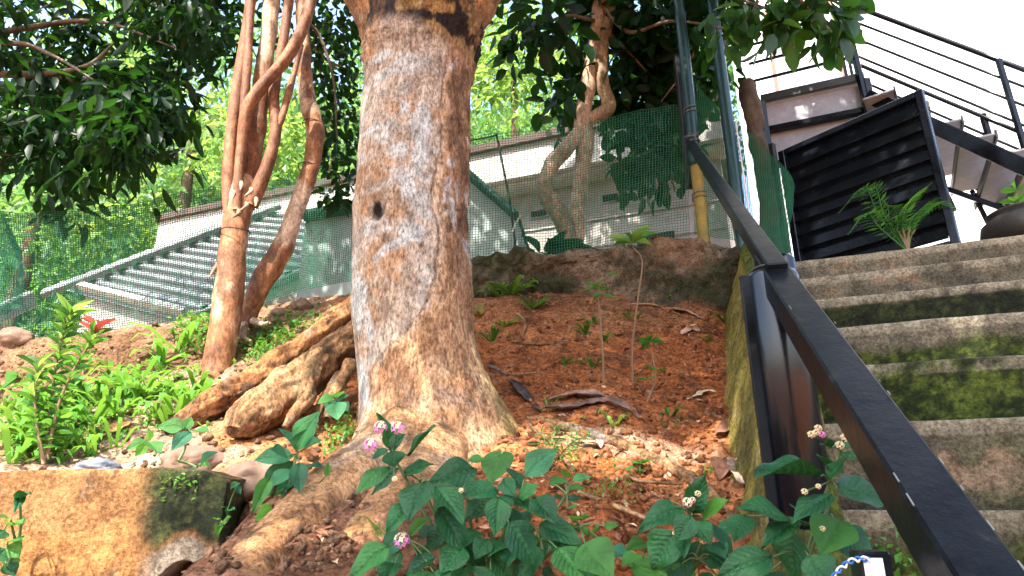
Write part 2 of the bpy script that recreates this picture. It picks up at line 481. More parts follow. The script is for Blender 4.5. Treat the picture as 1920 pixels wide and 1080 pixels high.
n1, n2, n3 = fbm(V, 2.2, 5, 41), fbm(V, 9.0, 5, 43, 0.6), fbm(V, 30.0, 3, 47)
soil = lerp((0.44, 0.140, 0.046), (0.70, 0.285, 0.112), sstep(-0.35, 0.45, n1 + 0.6 * n2))
soil = lerp(soil, (0.21, 0.085, 0.038), sstep(0.1, 0.5, -n2 + 0.3 * n3))
soil = lerp(soil, (0.42, 0.20, 0.115), sstep(0.30, 0.6, n3))
xx, yy = V[:, 0], V[:, 1]
# upper edge of the bank: darker earth; left terrace: sandy earth; foot of the bank: pale dry litter
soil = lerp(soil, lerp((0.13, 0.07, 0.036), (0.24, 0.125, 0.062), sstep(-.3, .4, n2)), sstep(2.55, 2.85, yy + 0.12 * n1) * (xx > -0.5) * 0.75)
sandy = lerp((0.36, 0.21, 0.12), (0.56, 0.40, 0.26), sstep(-0.4, 0.4, n1 + 0.5 * n2))
sandy = lerp(sandy, (0.20, 0.11, 0.06), sstep(0.2, 0.55, n2))
kl = sstep(-0.75, -0.95, xx + 0.1 * n1) * sstep(1.45, 1.6, yy)
soil = lerp(soil, sandy, kl)
cliff = sstep(2.44, 2.52, yy + .05 * n1) * sstep(2.75, 2.64, yy + .05 * n1) * (xx < -0.6)
soil = lerp(soil, lerp((0.16, 0.085, 0.042), (0.32, 0.185, 0.10), sstep(-.3, .3, n2 + .3 * n1)), cliff * .9)
fl = sstep(-.50, -.58, xx) * sstep(1.55, 1.45, yy)
soil = lerp(soil, lerp((0.17, 0.085, 0.05), (0.36, 0.20, 0.125), sstep(-.35, .35, n2 + .4 * n1)), np.clip(sstep(.0, -.15, xx) * sstep(1.62, 1.5, yy), 0, 1) * .85)
pale = np.exp(-(((xx - 0.33) / 0.24) ** 2 + ((yy - 1.80 + 0.3 * (xx - 0.33)) / 0.10) ** 2))
soil = lerp(soil, (0.52, 0.37, 0.24), sstep(0.25, 0.7, pale + 0.35 * n2) * .85)
path_ = np.exp(-(((xx + 1.05) / 0.38) ** 2 + ((yy - 1.72) / 0.10) ** 2))
soil = lerp(soil, (0.62, 0.50, 0.36), sstep(0.3, 0.7, path_ + 0.3 * n2))
far = sstep(7.5, 9.0, yy)
soil = lerp(soil, (0.035, 0.06, 0.02), far)
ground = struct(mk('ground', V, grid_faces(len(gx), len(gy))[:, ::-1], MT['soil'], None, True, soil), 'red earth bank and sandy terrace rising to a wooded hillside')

# ------------------------------------------------------------------ swept masonry
def sweep(path, ztop, zbot, thick, nf=24, nt=8, nb=6, disp=0.012, ds=14, seed=0, rnd=0.03, batter=0.0):
    """wall along a plan path; front is on the right-hand side of the path direction"""
    path = np.asarray(path, float); n = len(path)
    d = np.gradient(path, axis=0); d /= np.linalg.norm(d, axis=1)[:, None]
    nor = np.stack([d[:, 1], -d[:, 0]], 1)
    prof = [(0.5, v) for v in np.linspace(0, 1, nf)] + [(0.5 - a, 1.0) for a in np.linspace(0.08, 0.92, nt)] + [(-0.5, v) for v in np.linspace(1, 0, nb)]
    prof = np.array(prof)
    m = len(prof)
    H = (ztop - zbot)
    V = np.zeros((n, m, 3))
    edge = np.clip(np.minimum(1 - prof[:, 1], 10) / 0.12, 0, 1)
    topround = np.where(prof[:, 1] >= 0.999, -(np.abs(prof[:, 0]) / 0.5) ** 4 * rnd, 0)
    off = prof[:, 0] * thick
    off = off - np.sign(prof[:, 0]) * np.where(prof[:, 1] > 0.93, (prof[:, 1] - 0.93) / 0.07 * rnd * 0.5, 0) * (np.abs(prof[:, 0]) > 0.49)
    off = off + np.where(prof[:, 0] > 0.49, (1 - prof[:, 1]) * batter, 0)
    V[..., :2] = path[:, None, :] + nor[:, None, :] * off[None, :, None]
    V[..., 2] = zbot[:, None] + prof[None, :, 1] * H[:, None] + topround[None, :]
    q = V.reshape(-1, 3)
    dn = fbm(q, ds, 5, seed, 0.55) * disp + fbm(q, ds * 0.3, 3, seed + 5) * disp * 1.6
    dz = fbm(q, ds * 0.5, 4, seed + 11) * disp * 1.5
    q = q.copy()
    q[:, :2] += (np.repeat(nor, m, 0)) * (dn * np.tile(np.sign(prof[:, 0]), n))[:, None]
    q[:, 2] += dz * np.tile((prof[:, 1] > 0.8), n)
    Fs = [grid_faces(n, m, True)]
    c0, c1 = q[:m].mean(0), q[-m:].mean(0)
    k = np.arange(m)
    Fs.append(np.stack([np.full(m, n * m), (k + 1) % m, k], 1))
    Fs.append(np.stack([np.full(m, n * m + 1), (n - 1) * m + k, (n - 1) * m + (k + 1) % m], 1))
    hv = np.concatenate([np.tile(prof[:, 1], n), [0.5, 0.5]])
    tv = np.concatenate([np.repeat(np.linspace(0, 1, n), m), [0, 1]])
    return np.vstack([q, c0, c1]), Fs, hv, tv

# low concrete wall on the left, top edge just above eye level
n = 150
tt = np.linspace(0, 1, n)
path = np.stack([-1.42 + tt * 0.815, 1.50 + 0.05 * (1 - tt) - 0.03 * np.sin(tt * 3)], 1)
zt = EYE + np.interp(tt, [0, 0.5, 0.8, 0.93, 1], [0.072, 0.078, 0.084, 0.078, 0.060])
zb = EYE + np.interp(tt, [0, 0.6, 0.8, 1], [-0.13, -0.14, -0.135, -0.11]) + 0.02 * vnoise(np.stack([tt, tt * 0, tt * 0], 1), 12)
V, Fs, hv, tv = sweep(path, zt, zb, 0.17, 60, 12, 6, 0.0042, 22, 61, 0.012)
a1, a2, a3 = fbm(V, 3.5, 5, 71, 0.6), fbm(V, 12, 5, 73, 0.6), fbm(V, 45, 3, 75)
c = lerp((0.38, 0.18, 0.065), (0.54, 0.29, 0.115), sstep(-.4, .4, a1))
c = lerp(c, (0.60, 0.29, 0.10), sstep(0.52, 0.36, hv + 0.22 * a1 + 0.06 * a2) * sstep(0.80, 0.72, tv + 0.05 * a1))
c = lerp(c, (0.24, 0.18, 0.12), sstep(0.22, 0.5, a2) * 0.7)
moss = sstep(0.76, 0.83, tv + 0.07 * a1) * sstep(0.22, 0.36, hv + 0.15 * a2) * sstep(1.06, 0.97, hv) + 0.5 * sstep(0.50, 0.62, a1 + 0.35 * a2) * sstep(.2, .5, hv)
c = lerp(c, lerp((0.018, 0.026, 0.010), (0.085, 0.095, 0.03), sstep(-.3, .5, a3)), np.clip(moss, 0, 1))
c = lerp(c, (0.33, 0.27, 0.2), sstep(0.80, 0.86, tv) * sstep(0.3, 0.2, hv))
ow = mk('concrete_wall', V, Fs, MT['concrete'], None, True, c, (path[75][0], path[75][1], EYE - 0.2))
tag(ow, 'low stained ochre concrete wall with dark moss at its broken end', 'wall')

# mossy retaining wall behind the bank
n = 190
tt = np.linspace(0, 1, n)
pxs = 830 + tt * 560
pl = np.array([P(p, 500, 3.06 - 0.26 * t ** 1.5) for p, t in zip(pxs, tt)])
topz = np.array([P(p, np.interp(p, [830, 900, 1000, 1100, 1180, 1230, 1290, 1325, 1350, 1390], [498, 493, 488, 479, 471, 460, 455, 470, 476, 470]), y)[2] for p, y in zip(pxs, pl[:, 1])])
zb = np.array([terrain(q[0], q[1] - 0.1, False) for q in pl]) - 0.12
V, Fs, hv, tv = sweep(pl[:, :2], topz, zb, 0.20, 60, 14, 5, 0.034, 19, 81, 0.015)
a1, a2, a3 = fbm(V, 4, 5, 91, 0.6), fbm(V, 14, 5, 93, 0.6), fbm(V, 60, 3, 95)
c = lerp((0.065, 0.052, 0.028), (0.22, 0.155, 0.095), sstep(-.2, .4, a1 + 0.5 * a2))
c = lerp(c, (0.040, 0.044, 0.016), sstep(-0.05, 0.3, -a1 + 0.5 * a2) * .9)
c = lerp(c, (0.030, 0.020, 0.012), sstep(0.28, 0.45, a2 + .3 * a3) * .8)
c = lerp(c, (0.30, 0.105, 0.05), sstep(0.35, 0.12, hv + 0.2 * a1))
c = lerp(c, (0.30, 0.175, 0.10), sstep(0.62, 0.72, tv + 0.1 * a1) * sstep(0.92, 0.8, tv) * sstep(0.5, 0.9, hv + .3 * a2) * .7)
rw = mk('retaining_wall', V, Fs, MT['concrete'], None, True, c, (pl[95][0], pl[95][1], zb[95]))
tag(rw, 'rough mossy retaining wall along the top of the red earth bank', 'wall')

# rocks and roots along the left crest of the bank, beside the trunk
def rock(name, c, size, mat, label, cat='rock', seed=0, flat=1.0, group=None):
    nu, nv = 22, 36
    th = np.linspace(0.001, np.pi - 0.001, nu); ph = np.linspace(0, 2 * np.pi, nv, endpoint=False)
    D = np.stack([np.sin(th)[:, None] * np.cos(ph), np.sin(th)[:, None] * np.sin(ph), np.repeat(np.cos(th)[:, None], nv, 1)], -1).reshape(-1, 3)
    r = 1 + 0.42 * fbm(D + seed * 3.7, 1.6, 4, seed) + 0.10 * fbm(D + seed, 7, 3, seed + 2)
    V = D * r[:, None] * np.asarray(size) + np.asarray(c)
    o = mk(name, V, grid_faces(nu, nv, True)[:, ::-1], mat, None, True, None, np.asarray(c) - (0, 0, size[2]))
    return tag(o, label, cat, group)

# ------------------------------------------------------------------ concrete stairs
KZ0 = 0.06
stairs = thing('concrete_stairs', ST(S0, 1.1, -0.6), 'worn mossy concrete outdoor stairs climbing to a landing', 'stairs')
TL, TR = 0.11, 2.5
def step_cols(V, k, hv):
    a1, a2, a3 = fbm(V, 3.2, 5, 101 + k, 0.6), fbm(V, 12, 5, 103 + k, 0.6), fbm(V, 70, 3, 105)
    t = V[:, 0] * TD[0] + V[:, 1] * TD[1]
    c = lerp((0.10, 0.085, 0.056), (0.205, 0.172, 0.115), sstep(-.4, .4, a1 + 0.4 * a2))
    c = lerp(c, (0.34, 0.20, 0.11), sstep(0.15, 0.42, a2 - 0.3 * a1) * 0.7)
    c = lerp(c, (0.10, 0.095, 0.08), sstep(0.2, 0.5, -a2 + 0.3 * a1) * 0.6)
    gm = lerp((0.018, 0.028, 0.004), (0.105, 0.135, 0.018), sstep(-.35, .5, a3 + 0.7 * a2))
    dk = lerp((0.010, 0.012, 0.005), (0.045, 0.055, 0.014), sstep(-.4, .6, a3 + 0.4 * a2))
    if k >= 5:
        m = 0.25 * sstep(0.2, 0.5, a1)
        c = lerp(c, dk, m)
    elif k == 4:
        m = sstep(1.02, 0.80, hv + 0.25 * a1 + 0.05 * a2) * sstep(2.25, 1.8, t + 0.25 * a1)
        c = lerp(c, dk, m)
    elif k == 3:
        m = sstep(0.75, 0.5, hv + 0.5 * a1 + 0.1 * a2)
        c = lerp(c, gm, m)
    elif k == 2:
        m = sstep(1.02, 0.88, hv + 0.10 * a1)
        c = lerp(c, gm, m)
    elif k == 1:
        m = sstep(0.05, 0.35, a1 + 0.3 * a2) * 0.75
        c = lerp(c, (0.12, 0.125, 0.05), m)
        c = lerp(c, (0.38, 0.25, 0.16), sstep(0.20, 0.42, a2 + 0.35 * a1) * 0.75)
    else:
        m = sstep(0.95, 0.6, hv + 0.3 * a1)
        c = lerp(c, gm, m)
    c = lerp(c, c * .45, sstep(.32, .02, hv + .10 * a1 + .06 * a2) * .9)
    return lerp(c, (0.38, 0.33, 0.23), sstep(0.86, 0.93, hv + .02 * a2) * sstep(-.6, .0, a1 + a2) * 0.85)  # lighter worn nosing, with its edge highlight painted into the colour
for k in range(-5, 7):
    z1, z0 = RISE * k, RISE * (k - 1)
    s = S0 + GOING * k
    end = s + (GOING + 0.03 if k < 6 else 2.6)
    prof = [(s + 0.012 - 0.010 * v, z0 - 0.01 + (RISE - 0.022) * v, v * 0.9) for v in np.linspace(0, 1, 22)]
    prof += [(s + 0.001, z1 - 0.014, 0.92), (s + 0.0005, z1 - 0.0075, 0.95), (s + 0.001, z1 - 0.004, 0.97), (s + 0.003, z1 - 0.0012, 0.99), (s + 0.006, z1 - .0002, 1.0), (s + 0.012, z1, 1.0)]
    prof += [(v, z1 - 0.002, 1.02) for v in np.linspace(s + 0.03, end, 14 if k < 6 else 40)]
    prof = np.array(prof)
    nt_ = 220
    t = np.linspace(TL, TR, nt_)
    V = ST(prof[None, :, 0], t[:, None], prof[None, :, 1]).reshape(-1, 3)
    d = fbm(V, 5, 3, 111, 0.5) * 0.004 + fbm(V, 34, 4, 113) * 0.0025
    hv = np.tile(prof[:, 2], nt_)
    V[:, 0] -= SD[0] * d * (hv < 1.01); V[:, 1] -= SD[1] * d * (hv < 1.01)
    V[:, 2] += (fbm(V * (1, 1, 0), 5, 4, 117) * 0.004 - 0.003) * (hv > 0.9)
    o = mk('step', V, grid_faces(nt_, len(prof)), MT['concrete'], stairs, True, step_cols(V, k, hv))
# chipped plaster lump hanging on a riser
# kerb: stepped mossy side wall on the bank side of the stairs
n = 240
ss = np.linspace(0.80, 3.22, n)
kz = RISE * (ss - S0) / GOING + KZ0 + 0.10
kz = np.minimum(kz + 0.018 * np.sin((ss - S0) / GOING * 2 * np.pi), RISE * 6 + 0.19) + EYE
kz = kz - 0.17 * sstep(1.26, 1.16, ss)
pth = np.stack([SD[0] * ss + TD[0] * 0.066, SD[1] * ss + TD[1] * 0.066], 1)
V, Fs, hv, tv = sweep(pth[::-1], kz[::-1], kz[::-1] - 0.42, 0.085, 60, 12, 30, 0.010, 18, 121, 0.03, 0.13)
a1, a2, a3 = fbm(V, 5, 5, 131, 0.6), fbm(V, 18, 5, 133, 0.6), fbm(V, 80, 3, 135)
c = lerp((0.19, 0.165, 0.032), (0.40, 0.31, 0.075), sstep(-.4, .5, a1 + 0.5 * a2))
c = lerp(c, lerp((0.05, 0.075, 0.010), (0.17, 0.20, 0.025), sstep(-.4, .5, a3 + 0.5 * a2)), sstep(0.80, 0.93, hv + 0.14 * a1))
c = lerp(c, (0.07, 0.06, 0.03), sstep(0.1, 0.5, -a1) * 0.5)
c = lerp(c, (0.42, 0.34, 0.18), sstep(0.25, 0.55, a2) * 0.5)
kb = mk('side_kerb', V, Fs, MT['concrete'], None, True, c, (pth[85][0], pth[85][1], kz[85] - 0.6))
tag(kb, 'narrow yellow-green mossy concrete wall edging the stairs beside the bank', 'wall')

# ------------------------------------------------------------------ houses behind the net
def quad_box(a, b, zlo, zhi, depth):
    """upright slab from plan point a to b, going back by depth"""
    a, b = np.asarray(a[:2], float), np.asarray(b[:2], float)
    d = (b - a) / np.linalg.norm(b - a); nb = np.array((-d[1], d[0]))
    V = []
    for z in (zlo, zhi):
        for q in (a, b, b + nb * depth, a + nb * depth):
            V.append((q[0], q[1], z))
    return np.array(V), np.array([(0, 3, 2, 1), (4, 5, 6, 7), (0, 1, 5, 4), (1, 2, 6, 5), (2, 3, 7, 6), (3, 0, 4, 7)])
HL, HR = P(330, 404, 5.9), P(1345, 194, 3.95)
HZ = EYE + 2.82
def along(px):
    """plan point of the house front seen in column px (at roof height)"""
    best, bp = 1e9, None
    for t in np.linspace(-0.3, 1.25, 800):
        q = HL * (1 - t) + HR * t
        fw = q[1] * CP + (HZ - EYE) * SP
        e = abs(960 + F * q[0] / fw - px)
        if e < best: best, bp = e, q
    return bp
hd = (HR - HL)[:2] / np.linalg.norm((HR - HL)[:2]); hn = np.array((-hd[1], hd[0]))
house = thing('white_house', (*(HL[:2] + HR[:2]) / 2, 0.9), 'long white house with brown roof edge behind the green net', 'house')
def hp(px, back=0.0):
    q = along(px)
    return np.array((q[0] + hn[0] * back, q[1] + hn[1] * back))
V, Fs = quad_box(hp(300, .25), hp(1335, .25), EYE - 0.4, HZ - 0.34, 3.0)
mk('wall', V, Fs, MT['house_wall'], house, False)
V, Fs = quad_box(hp(300, 0), hp(1345, 0), HZ - 0.33, HZ - 0.045, 0.06)
mk('fascia', V, Fs, MT['fascia'], house, False)
V, Fs = quad_box(hp(300, 0.062), hp(1345, 0.062), HZ - 0.36, HZ - 0.30, 0.20)
mk('soffit', V, Fs, MT['fascia'], house, False)
V, Fs = quad_box(hp(296, -0.04), hp(1350, -0.04), HZ - 0.044, HZ + 0.02, 3.4)
mk('roof', V, Fs, MT['brown_edge'], house, False)
for z0, z1, d in ((1.36, 1.385, .02), (1.90, 1.915, .012), (2.12, 2.135, .012), (1.70, 1.71, .01)):
    V, Fs = quad_box(hp(880, .25 - d), hp(1333, .25 - d), EYE + z0, EYE + z1, d)
    mk('wall_ledge', V, Fs, MT['house_wall'], house, False)
for p0, p1, py in ((1108, 1142, 371), (974, 1008, 400), (1165, 1240, 455)):
    q = hp((p0 + p1) / 2, .25)
    zc = P((p0 + p1) / 2, py, q[1])[2]
    hgt = 0.045 if py < 420 else 0.13
    V, Fs = quad_box(hp(p0, .232), hp(p1, .232), zc - hgt, zc + hgt * 0.6, 0.02)
    v = mk('vent_frame', V, Fs, MT['house_wall'], house, False)
    V, Fs = quad_box(hp(p0 + 3, .222), hp(p1 - 3, .222), zc - hgt + .012, zc + hgt * 0.6 - .012, 0.016)
    mk('vent_opening', V, Fs, MT['vent_dark'], v, False)
V, Fs = quad_box(hp(440, -0.12), hp(700, -0.12), HZ - 0.60, HZ - 0.345, 0.34)
mk('red_awning', V, Fs, MT['red_roof'], house, False)

# pale shed with dark green roof edges, half hidden by the trunk
A, B = P(572, 420, 3.75), P(972, 410, 3.55)
shed = thing('pale_shed', (*((A + B) / 2)[:2], EYE + 0.6), 'pale green-white shed with dark sloping roof edge behind the big trunk', 'shed')
za, zb_, zm = P(572, 418, 3.75)[2], P(968, 418, 3.55)[2], P(840, 315, 3.62)[2]
dirv = (B - A)[:2] / np.linalg.norm((B - A)[:2]); nb_ = np.array((-dirv[1], dirv[0]))
Mi = A[:2] + (B - A)[:2] * 0.70
def gable(off, dz, depth):
    pts = [(A[:2], EYE + .5), (B[:2], EYE + .5), (B[:2], zb_ + dz), (Mi, zm + dz), (A[:2] + (Mi - A[:2]) * .45, za + .06 + dz), (A[:2], za + dz)]
    f = [np.array((*(q + nb_ * off), z)) for q, z in pts]
    b = [np.array((*(q + nb_ * (off + depth)), z)) for q, z in pts]
    return np.array(f + b), f, b
V, f, b = gable(0, 0, 0.6)
mk('wall_panel', V, [np.array([(0, 1, 2, 3, 4, 5)]), np.array([(11, 10, 9, 8, 7, 6)]), np.array([(i, (i + 6), (i + 1) % 6 + 6, (i + 1) % 6) for i in range(6)])], MT['shed'], shed, False)
for i, j in ((2, 3), (3, 4), (4, 5)):
    a_, b2 = f[i], f[j]
    V, Fs = bar((a_ + b2) / 2 + (b2 - a_) * .51 + np.array((*(nb_ * .2), .02)), (a_ + b2) / 2 - (b2 - a_) * .51 + np.array((*(nb_ * .2), .02)), 0.62, 0.035, 0.008)
    mk('roof_edge', V, Fs, MT['shed_green'], shed, False)
for t in (0.33, 0.72, 0.97):
    q = A[:2] + (B - A)[:2] * t
    V, Fs = bar((*(q - nb_ * .012), EYE + .5), (*(q - nb_ * .012), EYE + 1.55 if t > .5 else EYE + 1.6), 0.03, 0.02)
    mk('batten', V, Fs, MT['shed'], shed, False)

# corrugated lean-to roof on the left
A, B, D = P(150, 540, 4.9), P(352, 592, 4.05), P(560, 385, 5.2)
rib = (B - A); rl = np.linalg.norm(rib); rib = rib / rl
acr = (D - A); al = np.linalg.norm(acr); acr = acr / al
nr = np.cross(rib, acr); nr /= np.linalg.norm(nr)
if nr[2] < 0: nr = -nr
roof = thing('corrugated_roof', A * 0.5 + D * 0.5 - (0, 0, 1.5), 'pale corrugated metal lean-to roof seen through the green net', 'roof')
nw, nl = 420, 6
U = np.linspace(-0.05, al * .90, nw); W = np.linspace(-0.34, rl, nl)
prof = 0.022 * np.tanh(3 * np.cos(U / 0.115 * 2 * np.pi)) 
V = A + acr * U[:, None, None] + rib * W[None, :, None] + nr * prof[:, None, None]
mk('roof_sheet', V.reshape(-1, 3), grid_faces(nw, nl), MT['zinc'], roof)
for i, u in enumerate(np.arange(0.03, al * .89, 0.115)):
    a_ = A + acr * u + rib * 0.03 + nr * -0.008
    V, Fs = bar(a_ - rib * .33, a_ + rib * (rl - 0.06), 0.040, 0.016, 0, nr)
    mk('dark_rib', V, Fs, MT['dark_rib'], roof, False)
V, Fs = bar(A - acr * .25 + nr * .06, A + acr * al * .92 + nr * .06, 0.10, 0.05, 0.006, nr)
mk('ridge_beam', V, Fs, MT['zinc'], roof, False)
V, Fs = bar(A + nr * .02 + acr * .0, B + nr * .02, 0.05, 0.08, 0.006, nr)
mk('edge_trim', V, Fs, MT['fascia'], roof, False)
V, Fs = bar(B - nr * .02 - acr * .02, B + acr * al * .9 - nr * .02, 0.06, 0.05, 0.006, nr)
mk('eave_trim', V, Fs, MT['zinc'], roof, False)
wa_, wb_, wc_ = A + acr * .06 - (0, 0, .05), B + acr * .06 - rib * .04 - (0, 0, .05), B + acr * al * .85 - rib * .04 - (0, 0, .06)
pl_ = [wa_, wb_, wc_]
V = np.array([(*q[:2], EYE - .4) for q in pl_] + pl_ + [(*(q[:2] + acr[:2] * .12 - rib[:2] * .05), EYE - .4) for q in pl_] + [q + (*(acr[:2] * .12 - rib[:2] * .05), .0) for q in pl_])
Fs = np.array([(0, 1, 4, 3), (1, 2, 5, 4), (6, 9, 10, 7), (7, 10, 11, 8), (3, 4, 10, 9), (4, 5, 11, 10), (0, 3, 9, 6), (2, 8, 11, 5)])
mk('wall', V, Fs, MT['house_wall'], roof, False)
V, Fs = bar(P(-120, 640, 3.7), P(62, 560, 4.3), 0.05, 0.12, 0.01)
gut = mk('gutter_pipe', V, Fs, MT['zinc'], None, False, None, P(-120, 640, 3.7))
tag(gut, 'short grey metal gutter behind the net at the left edge', 'gutter')

# white building behind the steel stairs
WA, WB = P(1398, 300, 7.2), P(2250, 300, 5.2)
wb = thing('white_building', (*((WA + WB) / 2)[:2], 1.2), 'tall sunlit white building behind the steel stairs', 'building')
V, Fs = quad_box(WA, WB, 1.0, 9.5, 3.0)
mk('wall', V, Fs, MT['white_wall'], wb, False)
wd = (WB - WA)[:2] / np.linalg.norm((WB - WA)[:2]); wnn = np.array((-wd[1], wd[0]))
def on_wall(px, py):
    for t in np.linspace(-0.2, 1.2, 1500):
        q = WA[:2] + (WB - WA)[:2] * t
        p = P(px, py, q[1])
        if p[0] <= q[0]: return np.array((q[0], q[1], p[2]))
w0, w1 = on_wall(1452, 160), on_wall(1590, 150)
zlo, zhi = w0[2] - .5, on_wall(1452, 20)[2]
V, Fs = quad_box(w0[:2] - wnn * .05, w1[:2] - wnn * .05, zlo, zhi, 0.05)
wf = mk('window', V, Fs, MT['red_frame'], wb, False)
V, Fs = quad_box(w0[:2] - wnn * .06 + wd * .05, w1[:2] - wnn * .06 - wd * .05, zlo + .05, zhi - .05, 0.05)
mk('pane', V, Fs, MT['glass'], wf, False)
w2, w3 = on_wall(1835, 215), on_wall(1990, 200)
V, Fs = quad_box(w2[:2] - wnn * .7, w3[:2] - wnn * .7, 1.0, w2[2], .7)
mk('lower_block', V, Fs, MT['white_wall'], wb, False)

# ================================================================== TREES
def leaf_cards(C, D, L, ratio, colr, up=None, fold=0.18, r=None):
    """C centres(base), D directions, L lengths -> folded leaf blades with per-leaf colour"""
    r = r or rng
    n = len(C)
    D = D / (np.linalg.norm(D, axis=1)[:, None] + 1e-9)
    nrm = r.normal(size=(n, 3)) * 0.7 + (np.array((0, 0, 1.0)) if up is None else up)
    S = np.cross(D, nrm); S /= np.linalg.norm(S, axis=1)[:, None] + 1e-9
    Nn = np.cross(S, D)
    L = L[:, None]; W = L * ratio / 2
    droop = -Nn * L * 0.12
    b = C
    m = C + D * L * 0.45
    l = m + S * W + Nn * W * fold * 2
    rr = m - S * W + Nn * W * fold * 2
    t = C + D * L + droop
    V = np.stack([b, l, m, rr, t], 1).reshape(-1, 3)
    k = np.arange(n)[:, None] * 5
    Fc = np.concatenate([k + [[0, 3, 2]], k + [[0, 2, 1]], k + [[2, 3, 4]], k + [[2, 4, 1]]], 0)
    return V, Fc, np.repeat(colr, 5, 0)
def leaf_blades(C, D, L, ratio, colr, fold=0.14, r=None):
    """like leaf_cards, with a rounded outline and a curved blade, for foliage seen close"""
    n = len(C)
    D = D / (np.linalg.norm(D, axis=1)[:, None] + 1e-9)
    nrm = r.normal(size=(n, 3)) * 0.7 + np.array((0, 0, 1.0))
    S = np.cross(D, nrm); S /= np.linalg.norm(S, axis=1)[:, None] + 1e-9
    Nn = np.cross(S, D)
    L = L[:, None]; W = L * ratio / 2
    cur = r.uniform(.0, .35, (n, 1))
    def mid(t): return C + D * L * t - Nn * L * cur * t * t
    pts = [mid(0.0)]
    for t, wv in ((.22, .78), (.52, 1.0), (.80, .58)):
        m = mid(t)
        pts += [m + S * W * wv + Nn * W * wv * fold * 2, m, m - S * W * wv + Nn * W * wv * fold * 2]
    pts.append(mid(1.0))
    V = np.stack(pts, 1).reshape(-1, 3)
    k = np.arange(n)[:, None] * 11
    tri = np.concatenate([k + [[0, 3, 2]], k + [[0, 2, 1]], k + [[8, 9, 10]], k + [[8, 10, 7]]])
    qd = np.concatenate([k + [[2, 3, 6, 5]], k + [[1, 2, 5, 4]], k + [[5, 6, 9, 8]], k + [[4, 5, 8, 7]]])
    return V, [tri, qd], np.repeat(colr, 11, 0)
def leaf_tint(n, r, lo=0.6, hi=1.3, yellow=0.0, gold=0.0):
    v = r.uniform(lo, hi, n)[:, None] * np.ones((1, 3))
    v[:, 0] *= r.uniform(0.75, 1.35, n)
    k = r.random(n) < gold
    v[k] = np.array((9.0, 2.2, 0.5)) * r.uniform(0.6, 1, (k.sum(), 1))
    return v
def blob(specs, r, shell=0.0):
    """[(centre, radii, n)] -> points inside uneven ellipsoids"""
    out, nor = [], []
    for c, rad, n in specs:
        d = r.normal(size=(n, 3)); d /= np.linalg.norm(d, axis=1)[:, None]
        q = r.random(n) ** (1 / 3.0)
        q = shell + (1 - shell) * q
        f = 1 + 0.35 * fbm(d * 1.0 + np.asarray(c), 2.2, 3, 7)
        out.append(np.asarray(c) + d * np.asarray(rad) * (q * f)[:, None])
        nor.append(d)
    return np.concatenate(out), np.concatenate(nor)
# holes cut in the foliage along sun rays to place sun patches (point, radius)
GAPS = []
def gap(p, r): GAPS.append((np.asarray(p, float), r))
gap((.30, 1.82, EYE + .17), .10); gap((.44, 1.74, EYE + .16), .09); gap((.16, 1.86, EYE + .18), .05)
gap(ST(1.52, .0, .27), .05); gap(ST(1.36, .0, .16), .03)
gap(ST(S0 + GOING * 3, .62, RISE * 2.6), .06); gap(ST(S0 + GOING * 3, .86, RISE * 2.7), .09); gap(ST(S0 + GOING * 3, 1.1, RISE * 2.8), .06)
gap(ST(S0 + GOING * 1, .14, RISE * .9), .03)
gap(P(560, 705, 1.9), .06); gap(P(520, 740, 1.85), .07); gap(P(480, 700, 2.05), .06); gap(P(380, 745, 2.0), .12)
gap(P(428, 440, 2.42), .06); gap(P(425, 540, 2.42), .08); gap(P(440, 610, 2.42), .05); gap(P(590, 240, 2.6), .05); gap(P(585, 310, 2.6), .04)
[gap(G(px_, py_), r__) for px_, py_, r__ in ((1010, 600, .03), (1150, 640, .035), (1060, 720, .03), (1260, 640, .03), (1320, 700, .035), (1120, 850, .05), (1230, 900, .04), (1340, 800, .06), (960, 560, .03), (1380, 560, .03), (620, 600, .05), (700, 1000, .05), (560, 1000, .05))]; gap(P(1600, 300, 2.95), .03); gap(P(1560, 360, 3.0), .03); gap(P(1680, 320, 2.8), .035); gap(P(1640, 400, 2.9), .025); gap(P(1700, 400, 2.8), .04); gap(P(1530, 300, 3.1), .02); gap(P(1500, 175, 3.4), .05); gap(P(1108, 120, 3.3), .08); gap(P(1100, 190, 3.3), .05); gap(P(1400, 395, 1.5), .035); gap(P(1050, 330, 3.9), .12); gap(P(930, 330, 3.9), .1)
for _x in np.linspace(-1.5, -.85, 8):
    for _y in (1.65, 1.85, 2.05): gap((_x, _y, EYE + .15), .13)
_S = np.array(SUN)
def open_gaps(C, D0):
    keep = np.ones(len(C), bool)
    wob = fbm(C, 9, 2, 77) * .03
    for p, r in GAPS:
        d = C - p
        t = d @ _S
        perp = np.linalg.norm(d - t[:, None] * _S, axis=1)
        keep &= ~((perp < r + .03 + wob) & (t > .15))
    return C[keep], D0[keep]
